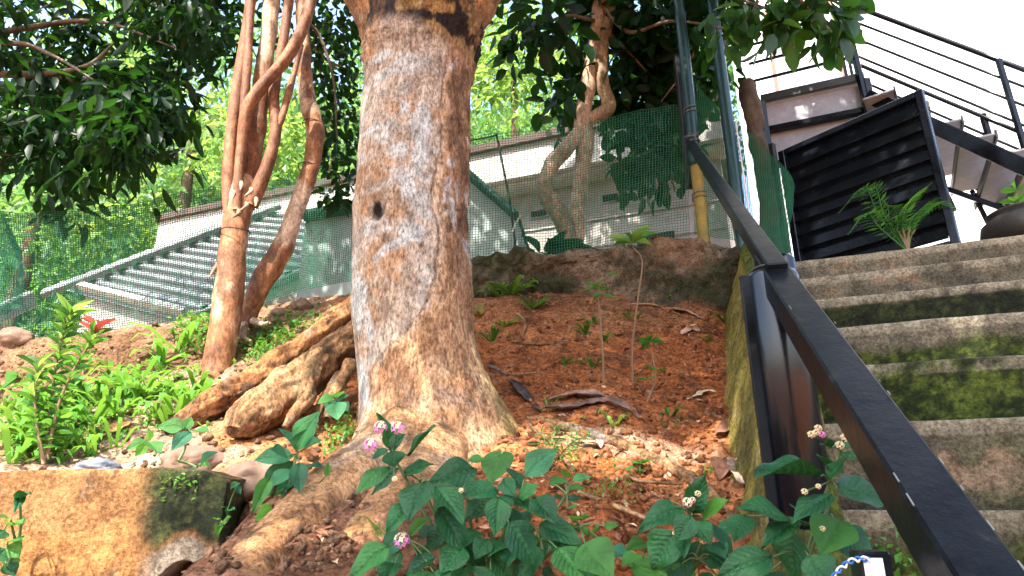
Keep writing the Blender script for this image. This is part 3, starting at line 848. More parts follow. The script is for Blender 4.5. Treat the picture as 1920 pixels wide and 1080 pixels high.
def crown(name, specs, size, ratio, mat, parent, droop=0.5, lo=.6, hi=1.3, gold=0.0, seed=1, shell=0.0, clump=0, near=False):
    r = np.random.default_rng(seed)
    C, D0 = blob(specs, r, shell)
    if clump:                                   # leaves sit in sprays at twig ends
        k = len(C) // clump
        base = C[r.choice(len(C), k, False)]
        C = np.repeat(base, clump, 0) + r.normal(size=(k * clump, 3)) * size * 0.45
        D0 = C - np.repeat(base, clump, 0); D0 /= np.linalg.norm(D0, axis=1)[:, None] + 1e-9
    C, D0 = open_gaps(C, D0)
    n = len(C)
    D = D0 * 0.6 + r.normal(size=(n, 3)) * 0.55 + np.array((0, 0, -droop))
    L = size * r.uniform(0.6, 1.25, n)
    V, Fc, cl = (leaf_blades if near else leaf_cards)(C, D, L, ratio, leaf_tint(n, r, lo, hi, gold=gold), r=r)
    o = mk(name, V, Fc, mat, parent, near, cl)
    o['kind'] = 'stuff'
    return o, C
def bark_cols(V, kind, seed=0):
    a1, a2, a3 = fbm(V * (1, 1, .5), 5, 5, 201 + seed, 0.6), fbm(V * (1, 1, .6), 16, 5, 203 + seed, 0.6), fbm(V, 60, 3, 205)
    if kind == 'guava':
        c = lerp((0.20, 0.078, 0.030), (0.36, 0.165, 0.068), sstep(-.35, .35, a2 + 0.4 * a1))
        c = lerp(c, (0.58, 0.44, 0.31), sstep(0.08, 0.30, a1 + 0.3 * a2) * 0.85)
        c = lerp(c, (0.16, 0.085, 0.045), sstep(0.22, 0.5, -a2 - 0.2 * a1) * 0.8)
    elif kind == 'pale':
        c = lerp((0.30, 0.20, 0.12), (0.50, 0.36, 0.24), sstep(-.4, .4, a1 + 0.4 * a2))
        c = lerp(c, (0.20, 0.15, 0.07), sstep(0.15, 0.5, -a1))
    elif kind == 'stem':
        c = lerp((0.18, 0.075, 0.034), (0.33, 0.145, 0.065), sstep(-.4, .4, a1 + 0.4 * a2))
    elif kind == 'root':
        c = lerp((0.24, 0.125, 0.055), (0.43, 0.24, 0.11), sstep(-.35, .35, a1 + 0.6 * a2))
        c = lerp(c, (0.12, 0.085, 0.035), sstep(0.1, 0.5, -a2 + .3 * a3))
        c = lerp(c, (0.46, 0.33, 0.20), sstep(0.22, 0.5, a1 + .3 * a2) * 0.65)
        c = lerp(c, (0.30, 0.29, 0.26), sstep(0.25, 0.45, -a1 + .4 * a2) * .6)
    elif kind == 'orange2':
        c = lerp((0.36, 0.18, 0.075), (0.54, 0.31, 0.15), sstep(-.35, .35, a1 + 0.6 * a2))
        c = lerp(c, (0.50, 0.38, 0.26), sstep(.12, .4, a1 - .3 * a2) * .7)
        c = lerp(c, (0.17, 0.09, 0.045), sstep(.22, .45, -a2 + .3 * a3) * .8)
    elif kind == 'orange':
        c = lerp((0.30, 0.125, 0.045), (0.52, 0.26, 0.10), sstep(-.3, .3, a1 + 0.6 * a2))
        c = lerp(c, (0.20, 0.13, 0.07), sstep(0.05, 0.35, -a1 + .4 * a2))
        c = lerp(c, (0.10, 0.055, 0.03), sstep(0.2, 0.4, -a2 + .4 * a3))
        c = lerp(c, (0.55, 0.42, 0.28), sstep(0.3, 0.5, a2 + .3 * a1) * .7)
    else:
        c = lerp((0.10, 0.07, 0.045), (0.22, 0.16, 0.10), sstep(-.4, .4, a1 + 0.4 * a2))
    return c
def limb(name, pts, rpx, kind, parent, mat='smooth_bark', sides=16, bump=0.22, bs=11, seed=0, n=None, base=None):
    """pts: (px, py, depth) list; rpx: radius in photo pixels at each"""
    W = [P(*p) for p in pts]
    rad = [M(r_ * (1.18 if kind == 'stem' else 1.0), p[1], p[2]) for r_, p in zip(rpx, pts)]
    V, Fs = tube(W, rad, sides, n or len(W) * 12, bump, bs, seed)
    return mk(name, V, Fs, MT[mat], parent, True, bark_cols(V, kind, seed), base)

# ------------------------------------------------------------------ the big tree
big = thing('big_tree', (-0.25, 1.9, EYE + 0.1), 'thick tan tree trunk with pale lichen patches and flaring roots in the centre', 'tree')
nz, nth = 470, 320
zz = np.linspace(-0.55, 2.0, nz)
th = np.linspace(0, 2 * np.pi, nth, endpoint=False)             # 0 = +x, 3pi/2 = towards the camera
cx = np.interp(zz, [-.6, 0, .23, .39, .56, .94, 1.36, 1.5, 1.85, 2.1], [-.17, -.205, -.235, -.282, -.314, -.342, -.344, -.342, -.330, -.33])
cyy = np.interp(zz, [-.6, 0, .4, 2], [1.88, 1.92, 1.95, 1.96])
r0 = np.interp(zz, [-.6, 0, .2, .5, 1.0, 1.4, 1.55, 1.7, 1.85, 2.0], [.215, .20, .190, .187, .185, .186, .190, .205, .235, .262])
ZZ, TH = np.meshgrid(zz, th, indexing='ij')
def lobe(ang, amp, top, fall, pw):
    d = np.cos(TH - ang); d = np.where(d > 0, d, 0) ** pw
    g = np.clip((top - ZZ) / fall, 0, None) ** 1.7
    return amp * d * np.minimum(g, 4.0)
RR = r0[:, None] + lobe(R(222), .17, .40, .42, 3) + lobe(R(352), .135, .52, .48, 12) + lobe(R(283), .14, .30, .42, 3) + lobe(R(150), .12, .45, .45, 7) + lobe(R(318), .07, .32, .4, 10)
fx, fy = np.cos(TH), np.sin(TH)
Q = np.stack([cx[:, None] + fx * RR, cyy[:, None] + fy * RR, ZZ], -1)
sx = (Q[..., 0] - cx[:, None]) / r0[:, None]                      # across the visible face, -1..1
front = fy < 0.25
# line where the grey skin ends and the ochre bark begins, top to bottom
ln_z = np.array([-.6, .20, .24, .36, .42, .47, .55, .66, .80, .94, 1.10, 1.30, 1.50, 2.1])
ln_s = np.array([-1.3, -1.05, -.93, -.66, -.40, -.05, .27, .52, .60, .50, .62, .55, .66, .7])
seam = np.interp(ZZ, ln_z, ln_s) + 0.10 * fbm(np.stack([ZZ, ZZ * 0, ZZ * 0], -1), 7, 4, 301) + 0.03 * fbm(Q, 40, 3, 303)
side = sx - seam
qv = Q * np.array((1, 1, .38))
f1, f2, f3 = fbm(qv, 26, 5, 311, 0.6), fbm(qv, 70, 4, 313, 0.6), fbm(Q, 5, 4, 315)
ochre = sstep(-0.10, 0.16, side + .12 * f1) * front
fiss = np.abs(fbm(Q * np.array((1, 1, .28)), 48, 4, 321, 0.6))
disp = 0.012 * f3 + 0.0030 * f1 + 0.0022 * f2
disp = disp + ochre * (0.006 - 0.0032 * sstep(0.14, 0.0, fiss) + 0.0022 * fbm(Q * np.array((1, 1, .7)), 55, 4, 323, .65))
disp = disp - 0.004 * np.exp(-(side / 0.018) ** 2) * front
# the ragged pruning collar under the fork
coll = np.exp(-(((ZZ - 1.60 - 0.06 * np.sin(2.5 * sx) + 0.04 * f3) / 0.075) ** 2)) * front
disp = disp + coll * (0.016 + 0.030 * fbm(Q, 22, 4, 331, 0.65)) + sstep(1.55, 1.8, ZZ) * 0.022 * fbm(Q, 12, 5, 333, 0.65)
rightc = sstep(0.58, 0.70, sx - 0.06 * f3) * sstep(0.55, 0.8, ZZ) * front
disp = disp + rightc * 0.010 * fbm(Q * (1, 1, .4), 34, 4, 337, .65)
# knot hole
kd = ((sx + 0.45) / 0.17) ** 2 + ((ZZ - 0.875) / 0.042) ** 2
knot = np.exp(-kd) * front
disp = disp - 0.022 * np.exp(-kd * 1.4) * front + 0.008 * np.exp(-(np.sqrt(kd) - 1.3) ** 2 * 6) * front
Q[..., 0] += fx * disp; Q[..., 1] += fy * disp
V = Q.reshape(-1, 3) + (0, 0, EYE)
g1, g2, g3 = fbm(Q, 7, 5, 341, .6), fbm(Q * (1, 1, .5), 22, 5, 343, .6), fbm(Q, 75, 3, 345)
g4 = fbm(Q * (1, 1, 1.8), 6.5, 4, 347, .55)
c = lerp((0.40, 0.290, 0.195), (0.54, 0.44, 0.34), sstep(-.35, .35, g1 + .4 * g2))
c = lerp(c, (0.43, 0.23, 0.105), sstep(.10, .38, -g1 + .45 * g2) * .75)
c = lerp(c, (0.47, 0.40, 0.33), sstep(.0, .30, g4 + .2 * g2) * .65)
c = lerp(c, (0.17, 0.10, 0.06), sstep(.30, .50, -g2 + .5 * f2) * .7)
blot = sstep(.26, .38, g4 + .25 * g1 + .12 * g3) * sstep(1.55, 1.45, ZZ)
c = lerp(c, (0.47, 0.47, 0.43), blot * .75)
def patch(s0, z0, ws, wz, tilt=0.0):
    a = (sx - s0); b = ZZ - z0 - tilt * a
    return sstep(1.15, .6, np.abs(a / ws) ** 2 + np.abs(b / wz) ** 2 + .9 * g2 + .5 * g3) * front
for a_ in ((-.15, .745, .50, .022, .10), (.12, .79, .22, .035, 0), (-.78, .60, .16, .10, 0), (-.6, .50, .08, .07, 0), (.25, 1.18, .18, .09, 0), (-.1, 1.07, .20, .03, 0), (.0, 1.23, .12, .035, 0), (.28, 1.05, .14, .06, 0), (-.55, 1.45, .2, .02, 0), (-.62, 1.17, .25, .012, 0), (-.85, .34, .12, .07, 0), (.1, .94, .12, .05, 0)):
    c = lerp(c, (0.52, 0.54, 0.51), patch(*a_) * .85)
oc = lerp((0.44, 0.235, 0.115), (0.62, 0.40, 0.225), sstep(-.35, .4, g1 + .5 * g2))
oc = lerp(oc, (0.20, 0.095, 0.045), sstep(.12, .0, fiss) * .6)
oc = lerp(oc, (0.56, 0.40, 0.28), sstep(.2, .5, g4) * .6 * sstep(.55, .2, ZZ))
oc = lerp(oc, (0.29, 0.20, 0.055), sstep(.85, 1.2, sx) * sstep(.6, .4, ZZ) * .8)
c = lerp(c, oc, ochre)
c = lerp(c, lerp((0.15, 0.080, 0.045), (0.40, 0.225, 0.115), sstep(-.3, .4, g2 + .5 * g1)), rightc * .85)
c = lerp(c, (0.52, 0.48, 0.44), rightc * sstep(.28, .42, g2 + .4 * g4) * .8)
c = lerp(c, (0.12, 0.060, 0.032), np.exp(-(side / 0.014) ** 2) * front * .7 * sstep(1.5, 1.4, ZZ))
top = sstep(1.52, 1.60, ZZ + .06 * g1 + .05 * sx)
tc = lerp((0.11, 0.058, 0.030), (0.36, 0.22, 0.085), sstep(-.25, .4, g1 + .6 * g2))
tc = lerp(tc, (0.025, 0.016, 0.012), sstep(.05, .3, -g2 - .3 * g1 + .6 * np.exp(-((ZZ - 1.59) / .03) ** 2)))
tc = lerp(tc, (0.42, 0.30, 0.10), sstep(1.68, 1.85, ZZ) * sstep(.0, .4, g1) * .7)
c = lerp(c, tc, top)
c = lerp(c, (0.010, 0.006, 0.005), sstep(.9, .35, kd + .8 * g2 + .5 * g1) * front)
mk('trunk', V, grid_faces(nz, nth, True)[:, ::-1], MT['bark'], big, True, c.reshape(-1, 3))
def big_limb(pts, rad, seed, name='limb', kind='brown', sides=28):
    V, Fs = tube(pts, rad, sides, len(pts) * 16, 0.16, 9, seed)
    return mk(name, V, Fs, MT['bark'], big, True, bark_cols(V, kind, seed))
zE = EYE
big_limb([(-.40, 1.97, zE + 1.62), (-.50, 1.93, zE + 1.85), (-.66, 1.82, zE + 2.25), (-.95, 1.5, zE + 3.0), (-1.2, 1.0, zE + 3.6)], [.12, .135, .12, .09, .05], 3, kind='root')
big_limb([(-.28, 1.98, zE + 1.62), (-.20, 1.96, zE + 1.85), (-.02, 1.90, zE + 2.25), (.25, 1.6, zE + 3.0), (.6, 1.0, zE + 3.7)], [.12, .14, .12, .085, .05], 4, kind='root')
big_limb([(-.33, 2.0, zE + 1.7), (-.30, 2.05, zE + 2.3), (-.2, 2.2, zE + 3.2), (-.1, 2.5, zE + 4.0)], [.15, .12, .08, .05], 5, kind='root')
big_limb([(.25, 1.6, zE + 3.0), (.1, .9, zE + 3.5), (-.2, .2, zE + 3.9)], [.05, .04, .02], 6, kind='root')
# roots: lumpy, ridged along their length
def root_tube(pts, rad, seed, kind, sides=56, n=260, rough=1.0, name='root', cut=False):
    m = n
    C = catmull(pts, m)
    L = np.concatenate([[0], np.cumsum(np.linalg.norm(np.diff(C, axis=0), axis=1))])
    C = C + np.stack([fbm(np.stack([L * 6, L * 0 + k, L * 0 + seed], 1), 1.0, 3, seed + k) for k in range(3)], 1) * .012 * rough
    r = np.interp(np.linspace(0, 1, m), np.linspace(0, 1, len(rad)), rad)
    T = np.gradient(C, axis=0); T /= np.linalg.norm(T, axis=1)[:, None]
    A = np.cross(T, (0.02, 0.05, 1.0)); A /= np.linalg.norm(A, axis=1)[:, None]; B = np.cross(T, A)
    th = np.linspace(0, 2 * np.pi, sides, endpoint=False)
    D = A[:, None, :] * np.cos(th)[None, :, None] + B[:, None, :] * np.sin(th)[None, :, None]
    q = np.stack([np.cos(th)[None, :] * np.ones((m, 1)), np.sin(th)[None, :] * np.ones((m, 1)), L[:, None] * np.ones((1, sides)) / max(rad)], -1)
    ridg = fbm(q * (1, 1, .10), 2.6, 4, seed, .6)
    big_ = fbm(q * (1, 1, .45), .9, 3, seed + 3)
    fine_ = fbm(C[:, None, :] + D * r[:, None, None], 55, 3, seed + 5, .6)
    rr = r[:, None] * (1 + rough * (.16 * ridg + .20 * big_)) + fine_ * .0035 * rough
    if cut:
        e = sstep(.93, 1.0, np.linspace(0, 1, m))[:, None]
        rr = rr * (1 - .25 * e * (1 + ridg)); C = C - T * (e * .02)
    W = C[:, None, :] + D * rr[..., None]
    V = W.reshape(-1, 3)
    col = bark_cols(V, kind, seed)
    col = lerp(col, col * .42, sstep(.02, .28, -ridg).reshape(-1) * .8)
    V = np.vstack([V, C[0], C[-1] - T[-1] * .01]); col = np.vstack([col, col[:1], (.12, .08, .05)])
    k = np.arange(sides); e0 = (m - 1) * sides
    Fs = [grid_faces(m, sides, True)[:, ::-1], np.stack([np.full(sides, m * sides), k, (k + 1) % sides], 1), np.stack([np.full(sides, m * sides + 1), e0 + (k + 1) % sides, e0 + k], 1)]
    return mk(name, V, Fs, MT['bark'], big, True, col)
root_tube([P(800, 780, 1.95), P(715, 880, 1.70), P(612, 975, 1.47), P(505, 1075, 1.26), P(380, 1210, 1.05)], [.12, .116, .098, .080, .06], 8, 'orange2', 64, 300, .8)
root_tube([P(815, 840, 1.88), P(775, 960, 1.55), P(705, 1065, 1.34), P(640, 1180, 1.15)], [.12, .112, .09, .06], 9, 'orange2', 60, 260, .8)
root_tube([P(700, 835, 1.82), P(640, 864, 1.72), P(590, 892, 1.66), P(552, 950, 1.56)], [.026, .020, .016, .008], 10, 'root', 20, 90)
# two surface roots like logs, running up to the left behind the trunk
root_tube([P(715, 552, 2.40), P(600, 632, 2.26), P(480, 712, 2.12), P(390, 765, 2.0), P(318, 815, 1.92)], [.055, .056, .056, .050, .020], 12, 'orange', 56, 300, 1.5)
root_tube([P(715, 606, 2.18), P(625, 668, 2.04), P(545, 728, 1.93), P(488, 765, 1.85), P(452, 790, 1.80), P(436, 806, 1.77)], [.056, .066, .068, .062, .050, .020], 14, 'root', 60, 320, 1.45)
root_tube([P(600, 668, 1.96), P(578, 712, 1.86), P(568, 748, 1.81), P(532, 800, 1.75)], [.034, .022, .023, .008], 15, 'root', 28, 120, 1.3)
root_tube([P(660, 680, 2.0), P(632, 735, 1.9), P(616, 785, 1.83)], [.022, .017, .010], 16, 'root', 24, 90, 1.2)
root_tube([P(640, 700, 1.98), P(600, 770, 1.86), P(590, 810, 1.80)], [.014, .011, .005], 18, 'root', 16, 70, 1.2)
# root crossing the bank on the right, and finer ones
root_tube([G(985, 785), G(1040, 800), G(1130, 822), G(1220, 862), G(1300, 905), G(1380, 985)], [.010, .018, .020, .018, .015, .010], 17, 'root', 24, 160, 1.2)
for i_, pts_ in enumerate(([(1000, 800), (1050, 850), (1085, 905)], [(985, 850), (1010, 890), (1060, 940), (1140, 975)], [(960, 640), (1010, 650), (1060, 642)], [(920, 690), (960, 705), (1010, 700)], [(560, 950), (520, 1000), (490, 1060)], [(520, 960), (500, 1010), (505, 1050)])):
    root_tube([G(*p_) + (0, 0, .003) for p_ in pts_], [.006, .006, .003], 19 + i_, 'root', 12, 50, 1.2)
# crown overhead: mostly above the frame; it shades the trunk, the bank and the stairs
OV = [((-.55, .55, zE + 3.6), (.75, .75, .45), 1500), ((.25, .35, zE + 3.7), (.85, .75, .45), 1900), ((.9, .7, zE + 3.5), (.8, .8, .45), 1700), ((-.1, 1.2, zE + 4.0), (.9, .7, .5), 1700),
      ((.7, 1.6, zE + 4.0), (.8, .7, .45), 1300), ((-.9, 1.3, zE + 4.2), (.6, .6, .4), 700), ((.1, -.3, zE + 3.5), (.8, .6, .4), 1100), ((-.2, 2.3, zE + 4.3), (.8, .6, .4), 900), ((1.4, 1.3, zE + 3.9), (.6, .6, .4), 800), ((-.6, -.95, zE + 3.3), (.75, .6, .4), 1300), ((.1, -1.1, zE + 3.3), (.75, .6, .4), 1200), ((-1.25, -.85, zE + 3.4), (.5, .5, .35), 600), ((-1.2, .3, zE + 3.6), (.45, .5, .35), 500)]
OV = [(a_, b_, int(n_ * 2.3)) for a_, b_, n_ in OV]
crown('crown', OV, 0.115, 0.42, MT['leaf_mid'], big, 0.5, seed=21, clump=6)

# ------------------------------------------------------------------ left trees
lt = thing('multi_stemmed_tree', P(408, 705, 2.42), 'orange-brown tree splitting into many slim upright stems left of the big trunk', 'tree')
Yl = 2.45
limb('trunk', [(404, 720, Yl), (410, 680, Yl), (428, 560, Yl), (440, 440, Yl + .02), (450, 375, Yl + .03), (455, 335, Yl + .04)], [34, 27, 27, 24, 26, 20], 'guava', lt, sides=28, bump=.12, seed=31, n=120)
limb('stem', [(432, 400, Yl), (428, 330, Yl), (436, 230, Yl), (456, 100, Yl), (470, 0, Yl), (486, -110, Yl)], [10, 10, 9, 9, 8, 7], 'stem', lt, seed=32)
limb('stem', [(444, 395, Yl - .02), (448, 320, Yl - .03), (458, 200, Yl - .03), (466, 80, Yl - .03), (472, -90, Yl)], [8, 8, 7, 7, 6], 'stem', lt, seed=33)
limb('stem', [(455, 390, Yl + .05), (470, 290, Yl + .06), (488, 180, Yl + .06), (502, 70, Yl + .06), (522, -120, Yl + .06)], [20, 19, 17, 15, 12], 'guava', lt, seed=34)
limb('stem', [(448, 340, Yl), (462, 215, Yl - .05), (492, 162, Yl - .06), (540, 105, Yl - .06), (572, 40, Yl - .06), (600, -60, Yl - .05)], [8, 9, 10, 10, 9, 8], 'stem', lt, seed=35)
limb('stem', [(470, 385, Yl + .02), (492, 335, Yl + .01), (515, 255, Yl), (514, 175, Yl), (530, 80, Yl), (552, -60, Yl)], [11, 11, 9, 8, 8, 7], 'stem', lt, seed=36)
limb('stem', [(515, 250, Yl), (530, 215, Yl), (548, 150, Yl + .03), (565, 85, Yl + .05)], [6, 6, 5, 4], 'stem', lt, seed=37)
limb('stem', [(462, 330, Yl + .1), (495, 200, Yl + .12), (508, 110, Yl + .12), (515, -20, Yl + .12)], [5, 5, 4, 4], 'stem', lt, seed=38)
limb('branch_stub', [(418, 478, Yl), (402, 505, Yl - .03), (393, 520, Yl - .05)], [5, 4, 2], 'brown', lt, sides=8, seed=39)
limb('root', [(408, 690, Yl), (372, 735, Yl - .12), (330, 770, Yl - .2)], [16, 13, 7], 'guava', lt, seed=40)
for i, (px, py) in enumerate(((452, 340), (470, 352), (438, 356), (462, 378), (480, 370), (447, 392))):       # peeling bark
    a_ = P(px, py, Yl - .08)
    V, Fs = tube([a_, a_ + (0.006, -.004, -.02), a_ + (.012 * (-1) ** i, -.02, -.05)], [.008, .010, .002], 5, 8)
    mk('bark_flake', V * 1.0, Fs, MT['smooth_bark'], lt, True, bark_cols(V, 'pale', i))
lt2 = thing('curving_tree', P(468, 605, 2.62), 'slender tree whose bare trunk curves right then left beside the slim stems', 'tree')
Yc = 2.62
limb('trunk', [(462, 612, Yc), (472, 575, Yc), (492, 528, Yc), (528, 468, Yc), (554, 395, Yc), (582, 315, Yc), (591, 252, Yc), (578, 190, Yc), (571, 120, Yc), (566, 0, Yc), (560, -120, Yc)], [15, 18, 21, 20, 17, 17, 17, 15, 12, 12, 10], 'guava', lt2, sides=24, seed=41, n=160)
for pts in ([(465, 600, Yc), (450, 625, Yc - .08), (470, 640, Yc - .12)], [(470, 600, Yc), (492, 608, Yc - .08), (505, 604, Yc - .1)], [(460, 605, Yc), (455, 640, Yc - .1)]):
    limb('root', pts, [7, 5, 3][:len(pts)], 'pale', lt2, sides=8, seed=42)
for tr, (px, py, Yq, r_) in ((lt, (441, 437, Yl, 26)), (lt2, (586, 233, Yc, 18)), (lt2, (578, 313, Yc, 18))):
    c0 = P(px, py, Yq); rr_ = M(r_, py, Yq)
    an = np.linspace(0, 2 * np.pi, 17)
    V, Fs = tube([c0 + np.array((np.cos(a_) * rr_, np.sin(a_) * rr_, .004 * np.sin(2 * a_) + .006 * np.cos(a_))) for a_ in an], [.0022], 5, 40, cap=False)
    mk('wire_tie', V, Fs, MT['vent_dark'], tr)
def twigs(parent, specs, mat='smooth_bark', kind='brown', name='branch'):
    for i, (pts, r0_, r1_) in enumerate(specs):
        limb(name, pts, list(np.linspace(r0_, r1_, len(pts))), kind, parent, mat, 8, .1, 12, 50 + i)
# foliage hanging between the left trees and the big trunk
twigs(lt2, [([(566, 30, 2.62), (600, 70, 2.7), (625, 150, 2.75), (632, 260, 2.8)], 4, 1.5), ([(566, 60, 2.62), (610, 110, 2.9), (650, 130, 3.0)], 4, 2), ([(570, 90, 2.62), (598, 130, 2.8), (612, 190, 2.85)], 3, 1)])
HG = [(P(618, 110, 2.9), (.16, .25, .26), 240), (P(640, 30, 2.9), (.18, .25, .2), 240), (P(628, 220, 2.95), (.13, .2, .22), 190), (P(640, 310, 3.0), (.11, .2, .14), 90), (P(560, 60, 3.1), (.25, .3, .2), 130), (P(625, 370, 2.95), (.07, .1, .06), 40)]
crown('crown', HG, 0.060, 0.55, MT['leaf_dark'], lt2, 0.4, .6, 1.6, seed=23, near=True)
UPL = [((-1.1, 2.2, zE + 3.6), (.6, .6, .5), 800), ((-1.5, 2.9, zE + 3.7), (.7, .7, .5), 900), ((-.9, 3.0, zE + 3.4), (.6, .6, .4), 700)]
crown('crown', UPL, 0.085, 0.5, MT['leaf_dark'], lt, 0.5, seed=24)

# ------------------------------------------------------------------ dark tree overhanging from the left edge
dt = thing('dark_leaved_tree', (-3.9, 2.9, EYE + .2), 'dark leafy tree overhanging the upper left corner', 'tree')
V, Fs = tube([(-3.9, 2.9, EYE - .2), (-3.8, 2.95, EYE + 1.2), (-3.5, 3.0, EYE + 2.2), (-3.1, 3.1, EYE + 3.4)], [.17, .15, .13, .08], 20, 70, .15, 8, 61)
mk('trunk', V, Fs, MT['bark'], dt, True, bark_cols(V, 'brown', 61))
twigs(dt, [([(-420, 160, 2.95), (-150, 110, 2.9), (40, 120, 2.9), (130, 150, 2.9), (250, 190, 2.9)], 14, 2), ([(-400, 190, 2.8), (-100, 140, 2.75), (60, 140, 2.75), (160, 125, 2.7), (215, 80, 2.7)], 12, 2),
           ([(-300, 90, 2.7), (0, 80, 2.65), (90, 100, 2.65), (200, 165, 2.6)], 8, 1.5), ([(-300, 220, 3.0), (-50, 150, 2.9), (30, 200, 2.9), (70, 270, 2.9)], 6, 1.5),
           ([(-400, 120, 2.85), (0, 60, 2.8), (180, 40, 2.8), (330, 90, 2.8)], 8, 1.5), ([(40, 120, 2.9), (150, 200, 2.95), (260, 290, 3.0)], 5, 1.5), ([(-350, 260, 3.1), (0, 240, 3.1), (180, 260, 3.1), (260, 310, 3.1)], 6, 1.5)])
r_ = np.random.default_rng(77)
DK = []
k_ = 0
while k_ < 50:
    px, py = r_.uniform(-90, 430), r_.uniform(-40, 370)
    edge = 430 - 0.55 * max(0, py - 60) + 30 * math.sin(py / 23.0)
    if px > edge or (py > 300 and r_.random() < .6): continue
    Yd = r_.uniform(2.5, 3.3); rx = r_.uniform(.08, .20)
    DK.append((P(px, py, Yd), (rx * 1.3, .16, rx), int(40 + 330 * rx))); k_ += 1
crown('crown', DK, 0.115, 0.30, MT['leaf_dark'], dt, 0.7, .5, 1.6, seed=25, clump=6, near=True)
DKU = [((-2.1, 2.6, zE + 3.1), (.8, .6, .35), 900), ((-2.9, 2.3, zE + 3.1), (.8, .7, .4), 900), ((-2.2, 3.2, zE + 3.5), (.9, .6, .4), 900)]
crown('upper_crown', DKU, 0.105, 0.4, MT['leaf_dark'], dt, 0.6, seed=26, clump=5)

# ------------------------------------------------------------------ right tree behind the net
rt = thing('looping_tree', P(1078, 452, 3.32), 'pale bare tree with a looping lower stem behind the green net', 'tree')
Yr = 3.32
limb('stem', [(1080, 460, Yr), (1083, 400, Yr), (1090, 330, Yr + .02), (1097, 262, Yr), (1092, 220, Yr - .02), (1106, 140, Yr - .02), (1118, 60, Yr), (1128, -40, Yr), (1140, -160, Yr)], [15, 15, 15, 17, 16, 14, 12, 12, 10], 'pale', rt, sides=20, seed=71, n=110)
limb('stem', [(1070, 458, Yr - .03), (1052, 405, Yr - .05), (1022, 362, Yr - .06), (1030, 318, Yr - .06), (1065, 275, Yr - .04), (1098, 238, Yr)], [17, 18, 16, 15, 15, 14], 'pale', rt, sides=20, seed=72, n=90)
limb('stem', [(1092, 232, Yr), (1122, 216, Yr - .03), (1141, 198, Yr - .04), (1132, 165, Yr - .04), (1128, 110, Yr - .03), (1140, 40, Yr), (1155, -40, Yr), (1190, -160, Yr)], [14, 14, 13, 13, 12, 11, 10, 8], 'pale', rt, sides=20, seed=73, n=100)
twigs(rt, [([(1141, 60, 3.3), (1190, 110, 3.35), (1225, 145, 3.4), (1270, 170, 3.4)], 3, 1), ([(1128, 10, 3.3), (1180, 60, 3.2), (1260, 40, 3.0), (1400, 60, 2.6)], 5, 2), ([(1120, 40, 3.3), (1060, 30, 3.2), (990, 60, 3.1)], 4, 1.5), ([(1150, 0, 3.3), (1300, -20, 2.9), (1450, 20, 2.5), (1560, 60, 2.35)], 5, 1.5), ([(1330, 20, 3.1), (1290, 120, 3.2), (1240, 190, 3.3)], 3, 1)])
TRc = []
for px, py, Yd, rx, nn in ((1000, 40, 3.1, .20, 150), (1060, 70, 3.3, .18, 120), (980, 90, 3.15, .10, 40), (1180, 60, 3.5, .30, 260), (1230, 110, 3.5, .25, 260), (1200, 170, 3.5, .24, 220), (1250, 20, 3.2, .3, 240), (1060, 160, 3.4, .10, 60), (1050, 210, 3.42, .09, 50), (1350, 30, 3.0, .2, 120), (1330, 150, 3.6, .16, 90), (1110, 0, 3.4, .3, 200), (1180, 230, 3.5, .2, 120), (1250, 200, 3.55, .2, 160), (1230, 290, 3.55, .16, 160), (1200, 320, 3.55, .10, 60)):
    TRc.append((P(px, py, Yd), (rx, .22, rx * .8), nn))
crown('crown', TRc, 0.125, 0.52, MT['leaf_dark'], rt, 0.55, .6, 1.7, gold=0.012, seed=27, clump=4, near=True)
UPR = [((.9, 3.1, zE + 3.9), (.7, .6, .4), 1000), ((1.5, 2.7, zE + 3.7), (.6, .5, .4), 900), ((.2, 2.9, zE + 4.1), (.7, .5, .4), 1000), ((1.1, 2.4, zE + 4.0), (.6, .5, .4), 800)]
crown('upper_crown', UPR, 0.12, 0.5, MT['leaf_dark'], rt, 0.5, seed=28, clump=4)
# near spray of broad leaves in front of the steel stairs
br = thing('leafy_branch', P(1500, -30, 2.1), 'spray of broad green leaves hanging in front of the steel stairs', 'branch')
twigs(br, [([(1380, -140, 2.3), (1460, -40, 2.15), (1520, 20, 2.1), (1560, 60, 2.08)], 5, 2), ([(1420, -80, 2.25), (1420, 0, 2.2), (1390, 50, 2.2)], 4, 1.5), ([(1460, -40, 2.15), (1540, -10, 2.1), (1590, 20, 2.1)], 3, 1.5)])
SPR = [(P(1420, 20, 2.2), (.14, .10, .10), 48), (P(1490, 15, 2.15), (.14, .10, .09), 60), (P(1555, 25, 2.1), (.11, .08, .10), 60), (P(1465, 65, 2.15), (.08, .08, .06), 16), (P(1550, 75, 2.1), (.06, .06, .05), 14), (P(1360, 50, 2.3), (.10, .1, .09), 26)]
crown('foliage', SPR, 0.105, 0.52, MT['leaf_mid'], br, 1.0, .5, 1.2, gold=0.02, seed=29, near=True)

